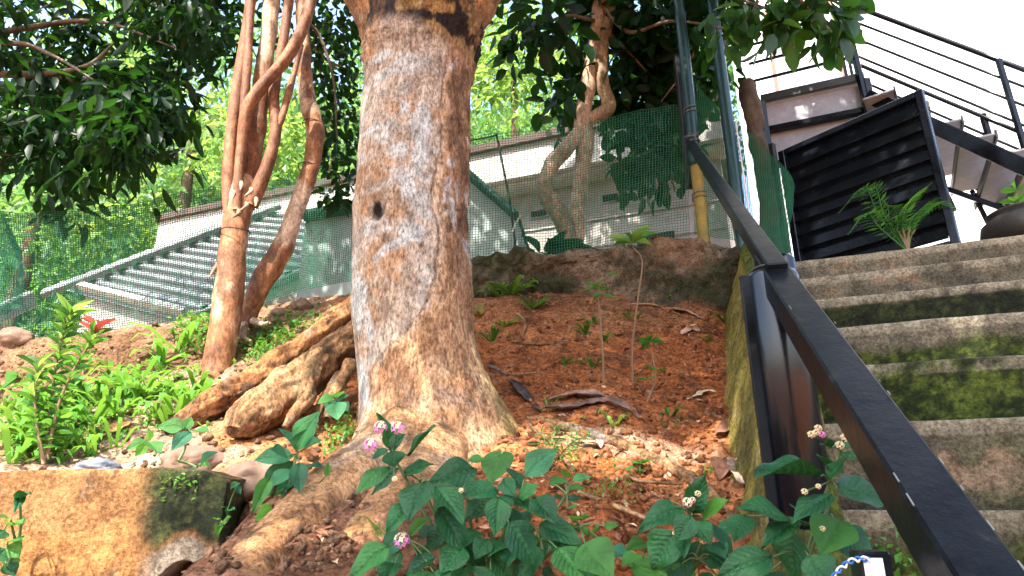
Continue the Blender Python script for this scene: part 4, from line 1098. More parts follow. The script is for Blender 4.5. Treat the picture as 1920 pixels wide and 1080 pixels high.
# ------------------------------------------------------------------ wooded hillside
hill_specs = [
 ('lime_tree', 360, 250, 9.5, 1.9, 2600, 'leaf_lime', 0.16, 'bright yellow-green tree rising above the corrugated roof'),
 ('forest_tree', 240, 150, 13.0, 2.6, 2200, 'leaf_forest', 0.24, 'sunlit tree showing through the dark leaves in the upper left'),
 ('forest_tree', 620, 200, 11.0, 2.0, 2200, 'leaf_forest', 0.20, 'sunlit green tree between the curving trunk and the big trunk'),
 ('forest_tree', 960, 150, 10.5, 1.8, 3000, 'leaf_lime', 0.17, 'pale sunlit tree just right of the big trunk above the white house'),
 ('forest_tree', 1060, 190, 12.5, 2.3, 2600, 'leaf_forest', 0.22, 'bushy sunlit green tree behind the looping tree'),
 ('forest_tree', 1340, 170, 10.0, 1.5, 2000, 'leaf_forest', 0.19, 'sunlit leafy tree between the two teal poles'),
 ('forest_tree', 80, 330, 9.0, 1.8, 1900, 'leaf_forest', 0.18, 'green tree behind the net at the left edge'),
 ('forest_tree', 480, 280, 10.0, 1.7, 2000, 'leaf_lime', 0.17, 'yellow-green tree seen between the slim stems'),
 ('forest_tree', 820, 60, 15.0, 2.8, 1800, 'leaf_forest', 0.28, 'tall tree on the hillside behind the fork of the big trunk')]
for i, (nm, px, py, Yd, rad, nn, mt, sz, lab) in enumerate(hill_specs):
    c0 = P(px, py, Yd)
    gz = float(terrain(c0[0], c0[1], False))
    t_ = thing(nm, (c0[0], c0[1], gz - .3), lab, 'tree')
    V, Fs = tube([(c0[0], c0[1], gz - .3), (c0[0] + .1, c0[1], (gz + c0[2]) / 2), (c0[0], c0[1], c0[2] + rad * .4)], [.16, .12, .04], 10, 16, .1, 4, i)
    mk('trunk', V, Fs, MT['bark'], t_, True, bark_cols(V, 'brown', i))
    r_ = np.random.default_rng(500 + i)
    sp = [(c0 + r_.normal(size=3) * np.array((.5, .4, .5)) * rad, np.array((.55, .5, .45)) * rad * r_.uniform(.6, 1.1), nn // 9) for _ in range(9)]
    crown('crown', sp, sz, 0.5, MT[mt], t_, 0.3, .6, 1.35, seed=600 + i, shell=.55)
# the mass of lower growth covering the slope
r_ = np.random.default_rng(90)
n_ = 34000
hx = r_.uniform(-15, 7, n_); hy = 8.6 + 14 * r_.random(n_) ** 1.5
hz = terrain(hx, hy, False)
q = np.stack([hx, hy, hz], 1)
hgt = np.clip(1.0 + 1.2 * fbm(q * (1, 1, 0), .55, 3, 91), .1, 3) * r_.random(n_) ** .5
C = q + np.stack([r_.normal(size=n_) * .1, r_.normal(size=n_) * .1, hgt], 1)
keep = ~((hx > 2.6) & (hy < 14) & (hx > hy * .34))
C = C[keep]; n_ = len(C)
V, Fc, cl = leaf_cards(C, r_.normal(size=(n_, 3)) + (0, -.5, -.2), .24 * r_.uniform(.6, 1.4, n_), .5, leaf_tint(n_, r_, .6, 1.4) * lerp((.8, .9, 1.0), (1.7, 1.25, .8), sstep(-.3, .4, fbm(C, .7, 3, 95))), r=r_)
fo = mk('forest_undergrowth', V, Fc, MT['leaf_forest'], None, False, cl, (0, 9, EYE))
tag(fo, 'sunlit green undergrowth covering the hillside behind the houses', 'undergrowth', None, 'stuff')

# ================================================================== NET, POLES, RAIL, GATE, STEEL STAIRS
def net_panel(name, cols, cell, rad, label, seed=0, wob=0.03, gather=0.0):
    """cols: (px, top, bottom, depth) -> woven net of real threads"""
    cols = np.array(cols, float)
    T = np.array([P(c[0], c[1], c[3]) for c in cols]); B = np.array([P(c[0], c[2], c[3]) for c in cols])
    nn = 400
    T, B = catmull(T, nn), catmull(B, nn)
    ln = np.concatenate([[0], np.cumsum(np.linalg.norm(np.diff((T + B) / 2, axis=0), axis=1))])
    nu = int(ln[-1] / cell); nv = int(np.linalg.norm(T - B, axis=1).max() / cell)
    us = np.linspace(0, ln[-1], nu)
    T = np.stack([np.interp(us, ln, T[:, k]) for k in range(3)], 1); B = np.stack([np.interp(us, ln, B[:, k]) for k in range(3)], 1)
    v = np.linspace(0, 1, nv)
    Gd = B[:, None] + (T - B)[:, None] * v[None, :, None]
    q = Gd.reshape(-1, 3)
    w_ = np.stack([fbm(q, 3.2, 3, seed + k, .55) for k in range(3)], 1) * wob * np.array((.5, 1.6, .7))
    w_ += np.stack([fbm(q, 40, 2, seed + 7 + k) for k in range(3)], 1) * cell * .28
    Gd = (q + w_).reshape(nu, nv, 3)
    Gd[:, -1] += np.array((0, 0, .3 * cell))
    offs_h = rad * np.array([(0, -1, 0), (0, .5, .87), (0, .5, -.87)])
    offs_v = rad * np.array([(0, -1, 0), (.87, .5, 0), (-.87, .5, 0)])
    out = []
    for A_, offs in ((Gd.transpose(1, 0, 2), offs_h), (Gd, offs_v)):
        a, b = A_.shape[:2]
        Vv = (A_[:, :, None, :] + offs).reshape(-1, 3)
        i, j, k = np.meshgrid(np.arange(a), np.arange(b - 1), np.arange(3), indexing='ij')
        i, j, k = i.ravel(), j.ravel(), k.ravel()
        o0 = (i * b + j) * 3
        out.append((Vv, np.stack([o0 + k, o0 + (k + 1) % 3, o0 + 3 + (k + 1) % 3, o0 + 3 + k], 1)))
    V, Fs = join(out)
    o = mk(name, V, Fs, MT['green_net'], None, True, None, B[nu // 2])
    return tag(o, label, 'net')
net_panel('garden_net', [(-40, 395, 640, 2.95), (60, 408, 640, 3.0), (160, 395, 628, 3.02), (280, 376, 612, 3.04), (400, 352, 590, 3.05), (520, 338, 560, 3.07), (640, 325, 535, 3.08), (740, 300, 520, 3.1)], .0115, .0019, 'fine green net hanging along the crest left of the big trunk', 401, .035)
net_panel('garden_net', [(820, 270, 505, 3.10), (930, 252, 494, 3.10), (1050, 245, 482, 3.10), (1130, 225, 470, 3.08), (1220, 205, 456, 3.04), (1290, 196, 445, 3.00)], .0145, .0017, 'green square-mesh net stretched from the big trunk to the teal pole', 411, .02)
net_panel('garden_net', [(1300, 158, 440, 2.93), (1345, 200, 450, 2.88), (1400, 248, 462, 2.82), (1440, 285, 470, 2.78), (1466, 320, 475, 2.74), (1484, 350, 480, 2.72)], .0120, .0017, 'sagging triangular green net between the two teal poles', 421, .04)
# loose net gathered at the left border
net_panel('garden_net', [(-60, 380, 600, 2.8), (0, 398, 590, 2.82), (22, 430, 580, 2.85), (36, 470, 575, 2.86)], .009, .0015, 'gathered fold of green net at the left border', 431, .03)

def pole(name, b, zt, rad, mat, label, sides=18, seed=0):
    V, Fs = tube([b, (b[0] + .002, b[1], (b[2] + zt) / 2), (b[0], b[1], zt)], [rad, rad * .98, rad * .95], sides, 40, .02, 6, seed)
    return V, Fs
b = P(1323, 482, 2.90)
pa = thing('teal_pole', b, 'tall teal pole with an ochre foot on the retaining wall', 'pole')
V, Fs = pole('', np.array((b[0], b[1], b[2] + .50)), P(1270, -60, 2.9)[2], .030, None, None, seed=1)
mk('shaft', V, Fs, MT['teal_paint'], pa)
V, Fs = pole('', np.array(b) - (0, 0, .06), b[2] + .50, .0305, None, None, seed=2)
mk('foot', V, Fs, MT['ochre_paint'], pa)
for dz in (.02, .30, .62, .80):
    c0 = np.array(b) + (0, 0, dz)
    an = np.linspace(0, 2 * np.pi * 1.9, 30)
    V, Fs = tube([c0 + (np.cos(a_) * .034, np.sin(a_) * .034, .004 * a_) for a_ in an], [.0028], 6, 70)
    mk('wire_tie', V, Fs, MT['wire'], pa)
c0 = P(1303, 256, 2.85)
for d in ((-.06, -.02, -.015), (-.045, -.03, .0), (.02, -.03, .008)):
    V, Fs = tube([c0, c0 + np.array(d) * .5 + (0, 0, .008), c0 + np.array(d)], [.003, .003, .002], 6, 12)
    mk('wire_end', V, Fs, MT['wire'], pa)
b = P(1297, 352, 3.02)
V, Fs = bar(b, (b[0], b[1], P(1280, 105, 3.02)[2]), .05, .05, .006, (0, 1, 0))
o = mk('black_post', V, Fs, MT['black_worn'], None, False, None, b)
tag(o, 'short square black post tied against the teal pole', 'post')
b = ST(3.02, .02, 1.10)
pb = thing('teal_pole', b, 'dark teal pole rising beside the black gate', 'pole')
zt = P(1395, -40, b[1])[2]
V, Fs = pole('', np.array(b) - (0, 0, .1), zt, .030, None, None, seed=3)
mk('shaft', V, Fs, MT['teal_paint'], pb)
V, Fs = tube([np.array(b) + (.03, -.03, .75), np.array(b) + (.033, -.034, .4), np.array(b) + (.04, -.03, 0.02)], [.004, .004, .004], 6, 40, .3, 60)
mk('cord', V, Fs, MT['white_label'], pb)
# weathered timber post between the poles
b = P(1432, 330, 3.15)
V, Fs = tube([np.array((b[0], b[1], b[2] - .7)), b, P(1408, 200, 3.15), P(1402, 155, 3.15)], [.05, .048, .052, .044], 20, 70, .35, 12, 6)
o = mk('timber_post', V, Fs, MT['wood_post'], None, True, None, (b[0], b[1], b[2] - .7))
tag(o, 'rough weathered timber post beside the dark teal pole', 'post')
# thin iron frame leaning behind the net
fr = thing('iron_frame', P(965, 470, 3.3), 'thin rusty iron rod frame behind the net', 'frame')
V, Fs = join([tube([P(860, 268, 3.3), P(931, 254, 3.3)], [.006, .006], 6, 4), tube([P(931, 252, 3.3), P(957, 385, 3.3), P(968, 480, 3.3)], [.007, .007, .007], 6, 10)])
mk('rod', V, Fs, MT['vent_dark'], fr)
V, Fs = tube([P(960, 436, 3.2), P(968, 418, 3.2), P(979, 400, 3.2)], [.005, .006, .004], 6, 8)
mk('pale_splint', V, Fs, MT['fascia'], fr)

# handrail
MT['chip'] = plain('chipped_paint', (0.16, 0.155, 0.14), 0.7, 0.2)
RF, RN = P(1296, 272, 2.88), P(1828, 1080, 0.52)
def RL(y): return RF + (RN - RF) * ((RF[1] - y) / (RF[1] - RN[1]))
hr = thing('black_handrail', ST(1.17, .065, 0), 'black square-tube handrail on a round post along the stairs', 'handrail')
V, Fs = bar(RL(2.92) + (0, 0, .006), RL(1.10) + (0, 0, .010), .038, .036, .003)
mk('upper_rail', V, Fs, MT['black_rail'], hr, False)
V, Fs = bar(RL(1.20) - (0, .0, .014), RL(.30), .048, .048, .003)
mk('lower_rail', V, Fs, MT['black_rail'], hr, False)
# worn strip on the side facing the bank
pb_ = RL(1.13)
pb_ = RL(1.14) + (-.002, .006, .0)
pb_[2] = RL(1.14)[2] + .012
pst = np.array((pb_[0], pb_[1], EYE - .25))
V, Fs = lathe((pst[0], pst[1], 0), [(.0, pst[2]), (.048, pst[2]), (.048, pb_[2] - .03), (.046, pb_[2] - .022), (.038, pb_[2] - .018), (0, pb_[2] - .018)], 48)
mk('post', V, Fs, MT['black_post'], hr)
V, Fs = bar((pb_[0] - .051, pb_[1] - .006, EYE - .25), (pb_[0] - .051, pb_[1] - .006, pb_[2] - .025), .026, .008, .002, (0, 1, 0))
mk('flange', V, Fs, MT['black_rail'], hr, False)
rx_ = axes(RN - RF)
for y_, l_ in []:                # scratches worn to bare metal on the upper edge
    a_ = RL(y_) + rx_[:, 2] * .0262 + rx_[:, 1] * .010
    V, Fs = bar(a_, a_ + rx_[:, 0] * l_, .004, .0012)
    mk('scuff', V, Fs, MT['wire'], hr, False)

r_ = np.random.default_rng(55)
for k_ in range(18):                                              # paint worn to bare metal along the upper edges
    y_ = r_.uniform(.40, 1.05); l_ = r_.uniform(.004, .020)
    sd_ = 1 if k_ % 4 else -1
    a_ = RL(y_) + rx_[:, 2] * .0236 + rx_[:, 1] * .0222 * sd_ - (0, 0, .003)
    V, Fs = bar(a_, a_ + rx_[:, 0] * l_, r_.uniform(.0008, .0016), .0012, 0)
    mk('paint_chip', V, Fs, MT['chip'], hr, False)
an = np.linspace(0, 2 * np.pi, 22)
V, Fs = tube([np.array((pb_[0] + .040 * math.cos(a_), pb_[1] + .040 * math.sin(a_), pb_[2] - .020 + .006 * math.sin(2 * a_))) for a_ in an], [.0030], 7, 80, .5, 90)
mk('weld_bead', V, Fs, MT['black_worn'], hr)
V, Fs = lathe((pb_[0] + .052, pb_[1] + .055, 0), [(.0, pb_[2] - .20), (.022, pb_[2] - .20), (.022, pb_[2] + .030), (.017, pb_[2] + .040), (0, pb_[2] + .042)], 24)
mk('stub', V, Fs, MT['black_post'], hr)
# louvred gate
ga, gb = np.array((1.54, 3.20)), np.array((1.985, 2.64))
gz0, gz1 = EYE + 1.10, EYE + 1.925
gate = thing('black_gate', (*((ga + gb) / 2), gz0), 'black louvred steel gate standing open on the landing', 'gate')
gd = (gb - ga) / np.linalg.norm(gb - ga); gl = np.linalg.norm(gb - ga); gn = np.array((gd[1], -gd[0]))
def gp(t, z, o=0.0): return np.array((*(ga + gd * t + gn * o), z))
for t in (0.0, gl):
    V, Fs = bar(gp(t, gz0 - .02), gp(t, gz1), .035, .035, .004, (*gn, 0)); mk('stile', V, Fs, MT['black'], gate, False)
for z in (gz0 + .02, gz1 - .017):
    V, Fs = bar(gp(.0175, z), gp(gl - .0175, z), .034, .034, .004); mk('frame_rail', V, Fs, MT['black'], gate, False)
nsl = 9
for i in range(nsl):
    z = gz0 + .06 + (gz1 - gz0 - .10) * (i + .5) / nsl
    a_, b_ = gp(.018, z), gp(gl - .018, z)
    upv = np.array((*(gn * -.30), .95))
    V, Fs = bar(a_, b_, .006, .112, .002, upv)
    mk('slat', V, Fs, MT['black'], gate, False)
for dt in (-.055, -.10):
    q = gp(dt, gz0, 0)
    V, Fs = bar(q - (0, 0, .05), q + (0, 0, .90 if dt > -.07 else .82), .035, .035, .004, (*gn, 0))
    mk('hinge_post', V, Fs, MT['black_worn'], gate, False)

# steel stairs
ssr = thing('steel_stairs', (2.0, 3.3, EYE + 1.08), 'black and grey steel stairs with tube railings above the gate', 'stairs')
def sbar(a, b, wd, hd_, mat='black', name='bar', bev=.003):
    V, Fs = bar(P(*a), P(*b), wd, hd_, bev); return mk(name, V, Fs, MT[mat], ssr, False)
la, lb = P(1426, 184, 3.50), P(1622, 147, 3.27)
lb[2] = la[2]
ld = (lb - la) / np.linalg.norm(lb - la); ln_ = np.array((-ld[1], ld[0], 0))
V, Fs = bar(la + ln_ * .015, lb + ln_ * .015, .03, .055, .003); mk('landing_edge', V, Fs, MT['black_worn'], ssr, False)
V, Fs = bar(la + ln_ * .34 - (0, 0, .02), lb + ln_ * .34 - (0, 0, .02), .62, .012, 0); mk('landing_plate', V, Fs, MT['steel_grey'], ssr, False)
for i, (dz, bk, h) in enumerate(((.115, .05, .155), (.325, .09, .20))):
    q0, q1 = la + ln_ * bk - (0, 0, dz), lb + ln_ * bk - (0, 0, dz)
    V, Fs = bar(q0, q1, .012, h, .002); mk('riser', V, Fs, MT['steel_grey'], ssr, False)
    q0, q1 = la + ln_ * (bk + .0) - (0, 0, dz + h / 2 + .022), lb + ln_ * (bk + .0) - (0, 0, dz + h / 2 + .022)
    V, Fs = bar(q0, q1, .05, .035, .002); mk('tread_edge', V, Fs, MT['black'], ssr, False)
for q, top, bot in ((la, .0, 1.35), (lb, .0, .55)):
    V, Fs = bar(q - (0, 0, bot), q - (0, 0, .03), .04, .04, .003, (0, 1, 0)); mk('support', V, Fs, MT['black'], ssr, False)
lp = P(1627, 206, 3.27)
V, Fs = bar(lp, (lp[0] - .02, lp[1], P(1580, 0, 3.27)[2]), .032, .032, .003, (0, 1, 0)); mk('post', V, Fs, MT['black'], ssr, False)
for (a, b_) in (((1400, 86, 3.5), (1597, 38, 3.27)), ((1404, 120, 3.5), (1600, 70, 3.27)), ((1412, 152, 3.5), (1608, 104, 3.27))):
    sbar(a, b_, .014, .014, name='railing_bar', bev=0)
for px in (1583, 1594):
    V, Fs = bar(P(px + 6, 150, 3.4), P(px - 8, 85, 3.4), .014, .014, 0, (0, 1, 0)); mk('baluster', V, Fs, MT['black'], ssr, False)
# descending flight towards the right
sbar((1626, 180, 3.22), (1990, 345, 2.62), .035, .075, 'black', 'stringer')
sbar((1640, 215, 3.9), (2000, 455, 3.25), .035, .075, 'black', 'stringer')
for i in range(6):
    k = i - 2
    a_ = P(1770 + 62 * k, 231 + 27 * k, 2.99 - .055 * k)
    fa = P(1767 + 45 * k, 323 + 26 * k, 3.57 - .05 * k)
    d = fa - a_; d[2] = 0
    nx = np.array((d[1], -d[0], 0)); nx /= np.linalg.norm(nx)
    V, Fs = box((a_ + a_ + d) / 2, (np.linalg.norm(d), .155, .012), axes(d), .002)
    mk('tread', V, Fs, MT['steel_grey'], ssr, False)
    for sg in (-1, 1):
        V, Fs = bar(a_ + nx * sg * .083 , a_ + d + nx * sg * .083, .010, .045, .001)
        mk('tread_rim', V, Fs, MT['black_worn'], ssr, False)
for k in range(4):
    a_ = P(1760 + 62 * k, 330 + 27 * k, 3.45 - .05 * k)
    V, Fs = bar(a_, P(1790 + 62 * k, 395 + 22 * k, 3.4 - .05 * k), .018, .018); mk('bracket', V, Fs, MT['black'], ssr, False)
sbar((1755, 347, 3.5), (1990, 430, 3.1), .03, .03, 'black', 'lower_tie')
for (a, b_, w_) in (((1600, 11, 3.5), (1960, 146, 3.05), .030), ((1590, 36, 3.5), (1960, 178, 3.05), .016), ((1592, 67, 3.5), (1960, 214, 3.05), .016), ((1600, 102, 3.5), (1960, 252, 3.05), .016), ((1588, 112, 3.52), (1960, 268, 3.07), .024), ((1616, 152, 3.55), (1960, 302, 3.1), .016)):
    V, Fs = tube([P(*a), P(*b_)], [w_ / 2, w_ / 2], 10, 4); mk('railing_bar', V, Fs, MT['black'], ssr)
for a, b_ in (((1928, 300, 3.1), (1872, 112, 3.1)), ((1856, 262, 3.2), (1842, 214, 3.2))):
    V, Fs = bar(P(*a), P(*b_), .026, .026, .002, (0, 1, 0)); mk('post', V, Fs, MT['black'], ssr, False)

# dark pot on the landing
b = ST(3.20, 1.18, 1.083)
pot = thing('clay_pot', b, 'large dark round clay pot at the right end of the top step', 'pot')
V, Fs = lathe(b, np.array([(0, 0), (.10, 0), (.15, .03), (.175, .09), (.165, .15), (.13, .19), (.125, .205), (.14, .215), (.135, .225), (.115, .21), (.10, .19), (0, .185)]) * (.95, .68), 44)
mk('body', V, Fs, MT['pot'], pot)

# ================================================================== PLANTS AND SMALL THINGS
MT['petal'] = leaf_mat('lantana_petal', (1, 1, 1), 0.25, 0.5, 0.3, (0.9, 0.9, 0.9))
def leaf_mesh(name, mat, nl=22, nw=14, pw=0.72, serr=0.035, quilt=0.012, curl=0.22, fold=0.10, veins=7, seed=0, tipsharp=1.0, wave=0.02, heart=0.0):
    r = np.random.default_rng(seed)
    v = np.linspace(0, 1, nl); u = np.linspace(-1, 1, nw + (nw + 1) % 2)
    prof = np.sin(np.pi * v ** pw) ** (0.85) * (1 - 0.25 * v ** 3 * tipsharp)
    prof = np.maximum(prof, 0.0); prof /= prof.max()
    prof[0] = max(prof[0], .02); prof[-1] = .004
    U, Vv = np.meshgrid(u, v, indexing='xy')
    edge = 1 + serr * np.where(np.arange(nl) % 2 == 0, 1, -1)[:, None] * (np.abs(U) > .99)
    x = U * prof[:, None] * .5 * edge
    y = Vv - heart * (np.abs(U) ** 2) * (1 - Vv) ** 6 
    y = y + 0.10 * np.abs(U) * prof[:, None] * (1 - Vv) * .5
    ph = (Vv - 0.30 * np.abs(U)) * veins
    vein = np.abs((ph % 1) - .5) * 2                               # 1 on a side vein, 0 between
    z = fold * np.abs(U) * prof[:, None] * .5 - curl * Vv ** 2 * .6 + quilt * (1 - vein) * (1 - np.abs(U) ** 2) * (np.abs(U) > .05)
    z = z - 0.018 * np.exp(-(U / .08) ** 2) + wave * np.sin(Vv * 9 + seed) * np.abs(U) * np.sign(U)
    V = np.stack([x, y, z], -1).reshape(-1, 3)
    lite = np.maximum(np.exp(-(U / .08) ** 2), 0.6 * sstep(.72, 1.0, vein) * (np.abs(U) < .9)).reshape(-1)
    c = lerp(np.ones(3) * r.uniform(.8, 1.2) * (1 + .35 * np.sin(Vv.reshape(-1, 1) * 5 + seed)), (11.0, 4.6, 5.0) if 'lantana' in name else (3.2, 2.0, 2.2), lite * .75)
    return mesh(name, V, grid_faces(nl, len(u)), mat, True, c)
def put_leaf(me, base, tip, width, parent, r, face=None, name='leaf', spread=.35):
    base, tip = np.asarray(base, float), np.asarray(tip, float)
    d = tip - base; L = np.linalg.norm(d); d = d / L
    tocam = np.array((0, 0, EYE)) - base; tocam /= np.linalg.norm(tocam)
    nrm = (face if face is not None else tocam * .75 + np.array((0, 0, .75))) + r.normal(size=3) * spread
    nrm = nrm - d * np.dot(nrm, d); nrm /= np.linalg.norm(nrm)
    sx_ = np.cross(d, nrm)
    o = link(name, me, parent)
    m = Matrix.Identity(4)
    off = np.array(wloc(parent))
    for i in range(3):
        m[i][0], m[i][1], m[i][2], m[i][3] = sx_[i] * width, d[i] * L * 1.06, nrm[i] * L, base[i] - off[i]
    o.matrix_basis = m
    return o
LM = [leaf_mesh('lantana_leaf', MT['leaf_lantana'], nl=46, nw=18, veins=8, seed=s_, curl=c_, fold=f_, wave=w_, quilt=.045) for s_, c_, f_, w_ in ((1, .28, .16, .03), (2, .14, .22, .04), (3, .40, .10, .03), (4, .08, .26, .03), (5, .5, .14, .05), (6, .2, .3, .05))]
LL = [leaf_mesh('light_leaf', MT['leaf_light'], nl=34, seed=s_, curl=.15, fold=.25, quilt=.010, serr=.015) for s_ in (5, 6)]
LT = [leaf_mesh('teal_leaf', MT['leaf_teal'], seed=s_, curl=.2, fold=.25, quilt=.008, serr=.02, pw=.85) for s_ in (7, 8)]
LH = [leaf_mesh('heart_leaf', MT['leaf_light'], nl=40, nw=18, seed=9, curl=.18, fold=.22, quilt=.018, serr=.0, pw=.55, heart=.12, veins=6, wave=.04)]
LN = [leaf_mesh('narrow_leaf', MT['leaf_light'], nl=12, nw=6, seed=10, curl=.3, fold=.4, quilt=0, serr=0, pw=.9)]
LY = [leaf_mesh('lime_leaf', MT['leaf_lime'], nl=12, nw=6, seed=10, curl=.3, fold=.4, quilt=0, serr=0, pw=.9)]
LR = [leaf_mesh('red_leaf', MT['red_leaf'], nl=12, nw=6, seed=12, curl=.3, fold=.4, quilt=0, serr=0, pw=.9)]
LG = [leaf_mesh('glossy_leaf', MT['leaf_dark'], nl=14, nw=8, seed=13, curl=.3, fold=.3, quilt=.008, serr=0, pw=.6, heart=.1)]

def floret_head(name, c, rad, parent, r, pink=.6):
    """a lantana umbel: small four-lobed florets over a dome, yellow-cream inside and pink outside"""
    V, Fq, Cl = [], [], []
    nfl = 16
    for i in range(nfl):
        q = (i + .5) / nfl
        th_ = math.acos(1 - q * 1.15); ph_ = i * 2.4
        n = np.array((math.sin(th_) * math.cos(ph_), math.sin(th_) * math.sin(ph_), math.cos(th_)))
        n = n @ np.array([(1, 0, 0), (0, .7, .7), (0, -.7, .7)])       # dome faces the viewer and up
        p0 = c + n * rad
        a = np.cross(n, (.3, .2, .9)); a /= np.linalg.norm(a); b2 = np.cross(n, a)
        colr = np.array((.80, .26, .62)) if q > 1 - pink else np.array((.88, .72, .40))
        colr = colr * r.uniform(.85, 1.1)
        for k in range(4):
            f = k * math.pi / 2 + r.uniform(0, .3)
            d1 = a * math.cos(f) + b2 * math.sin(f); d2 = a * math.cos(f + .75) + b2 * math.sin(f + .75); d3 = a * math.cos(f + 1.5) + b2 * math.sin(f + 1.5)
            s_ = rad * .46
            i0 = len(V)
            V += [p0, p0 + d1 * s_ * .55 + n * s_ * .1, p0 + d2 * s_ + n * s_ * .05, p0 + d3 * s_ * .55 + n * s_ * .1]
            Cl += [colr * .8, colr, np.minimum(colr * 1.15, 1), colr]
            Fq.append((i0, i0 + 1, i0 + 2, i0 + 3))
    return mk(name, np.array(V), np.array(Fq), MT['petal'], parent, True, np.array(Cl))
def stem(pts, r0_, r1_, parent, mat='stem', name='stem', sides=7):
    V, Fs = tube(pts, [r0_, r1_], sides, max(6, len(pts) * 6))
    return mk(name, V, Fs, MT[mat], parent)

# ------------------------------------------------------------------ lantana in the foreground
def lantana(label, leaves, base, conv, Y0, hubs, flowers, seed, name='lantana_bush'):
    r = np.random.default_rng(seed)
    t = thing(name, base, label, 'shrub')
    for e in leaves:
        bx, by, tx, ty, wd = e[:5]
        kind = e[5] if len(e) > 5 else 'd'
        dy = e[6] if len(e) > 6 else 0.0
        b0, t0 = conv(bx, by), conv(tx, ty)
        yb = Y0 + dy + r.uniform(-.05, .05)
        yt = yb - r.uniform(-.01, .05)
        B_, T_ = P(*b0, yb), P(*t0, yt)
        wpx = wd / conv.scale
        wm = M(wpx, b0[1], yb) * 1.28
        me = {'d': LM, 'l': LL, 'h': LH, 't': LT}[kind]
        put_leaf(me[r.integers(len(me))], B_, T_, wm, t, r, spread=.22)
        hb = min(hubs, key=lambda h: (h[0] - bx) ** 2 + (h[1] - by) ** 2)      # petiole
        H = P(*conv(hb[0], hb[1]), Y0 + .02)
        stem([H, (H + B_) / 2 + (0, 0, .004), B_], .0016, .0012, t, name='petiole', sides=5)
    for h in hubs:
        H = P(*conv(h[0], h[1]), Y0 + .02)
        k = np.array(base) + (0, 0, .02)
        stem([H, H * .45 + k * .55 + (0, .02, .0), k], .0022, .0036, t)
    for fx_, fy_, rad, pk in flowers:
        c_ = P(*conv(fx_, fy_), Y0 - .05)
        floret_head('flower', c_, M(rad / conv.scale, conv(fx_, fy_)[1], Y0), t, r, pk)
        hb = min(hubs, key=lambda h: (h[0] - fx_) ** 2 + (h[1] - fy_) ** 2)
        stem([P(*conv(hb[0], hb[1]), Y0 + .02), c_], .0012, .0010, t, name='flower_stalk', sides=5)
    return t
class Conv:
    def __init__(s, ox, oy, k): s.ox, s.oy, s.scale = ox, oy, k
    def __call__(s, x, y): return (s.ox + x / s.scale, s.oy + y / s.scale)
c1 = Conv(580, 720, 3.0)
leaves1 = [(450, 470, 262, 575, 105), (458, 360, 432, 192, 80), (560, 405, 686, 232, 95), (505, 475, 355, 612, 95), (530, 515, 650, 425, 95), (465, 375, 482, 462, 105), (440, 370, 352, 410, 55), (455, 375, 530, 285, 95),
           (650, 550, 560, 755, 160, 'd', -.05), (575, 690, 438, 815, 115), (935, 478, 692, 530, 140), (708, 580, 865, 755, 145, 'd', -.04), (725, 700, 880, 895, 160, 'd', -.06), (1055, 600, 862, 598, 115), (1080, 395, 1022, 548, 150, 'h', .05),
           (895, 425, 985, 430, 60, 'l', .05), (1215, 520, 1378, 365, 125, 't', .06), (1195, 590, 1125, 475, 95), (1055, 655, 982, 545, 110), (1045, 650, 880, 755, 135), (1062, 640, 1048, 838, 115, 'd', -.04), (1060, 640, 1140, 660, 80),
           (1110, 650, 1305, 690, 95), (1185, 645, 1262, 555, 95), (1265, 640, 1385, 765, 115), (1120, 780, 1285, 995, 185, 'd', -.08), (1295, 790, 1512, 855, 135, 'd', -.05), (775, 815, 650, 925, 115), (870, 900, 988, 1015, 130), (865, 915, 745, 1050, 135),
           (705, 975, 540, 1060, 125), (445, 915, 226, 1085, 130, 'd', -.05), (515, 935, 385, 1065, 110), (515, 825, 425, 955, 95, 't'), (565, 855, 660, 750, 62, 'l'), (1015, 935, 1135, 1095, 130, 'd', -.04), (1315, 935, 1165, 1095, 160, 'd', -.06),
           (1395, 925, 1540, 1070, 175, 'd', -.05), (1555, 920, 1705, 1070, 200, 'h', -.06), (800, 900, 770, 990, 70), (890, 1020, 820, 1110, 130), (1020, 1050, 960, 1130, 140), (640, 1050, 600, 1130, 130), (1180, 990, 1230, 1110, 130),
           (1345, 560, 1450, 540, 60, 'l', .08), (1480, 545, 1580, 515, 55, 't', .08), (1440, 525, 1440, 480, 45, 'l', .08), (1460, 590, 1550, 585, 45, 'l', .08), (1430, 650, 1385, 630, 45, 't', .08), (1450, 650, 1525, 640, 45, 't', .08), (1450, 700, 1505, 690, 45, 'l', .06), (1480, 770, 1565, 735, 65, 'l', .03), (1490, 810, 1560, 830, 60, 'l', .03), (1440, 870, 1500, 930, 90, 'l', .0), (1660, 800, 1735, 795, 35, 'l', .03), (1570, 860, 1620, 800, 50, 'l', .04), (1690, 930, 1790, 960, 80, 't', .0), (1790, 1020, 1870, 1000, 70, 'l', -.02), (1000, 870, 940, 960, 90, 'd', .03), (1240, 780, 1180, 720, 90, 'd', .04), (620, 860, 690, 800, 70, 'd', .04), (1090, 540, 1140, 600, 80, 'd', .05), (900, 620, 960, 640, 70, 'd', .05), (480, 1010, 420, 1100, 120, 'd', .03), (700, 1060, 760, 1140, 130, 'd', -.02), (1090, 880, 1010, 960, 110, 'd', .04), (1250, 870, 1330, 960, 120, 'd', .03), (950, 830, 860, 900, 100, 'd', .05), (1380, 860, 1460, 960, 110, 'd', .02), (600, 930, 680, 1010, 100, 'd', .04), (1150, 900, 1100, 1010, 110, 'd', .04), (1480, 1010, 1600, 1110, 140, 'd', .0), (1310, 1040, 1400, 1120, 130, 'd', .0), (780, 640, 700, 700, 90, 'd', .06), (1180, 720, 1110, 780, 95, 'd', .05)]
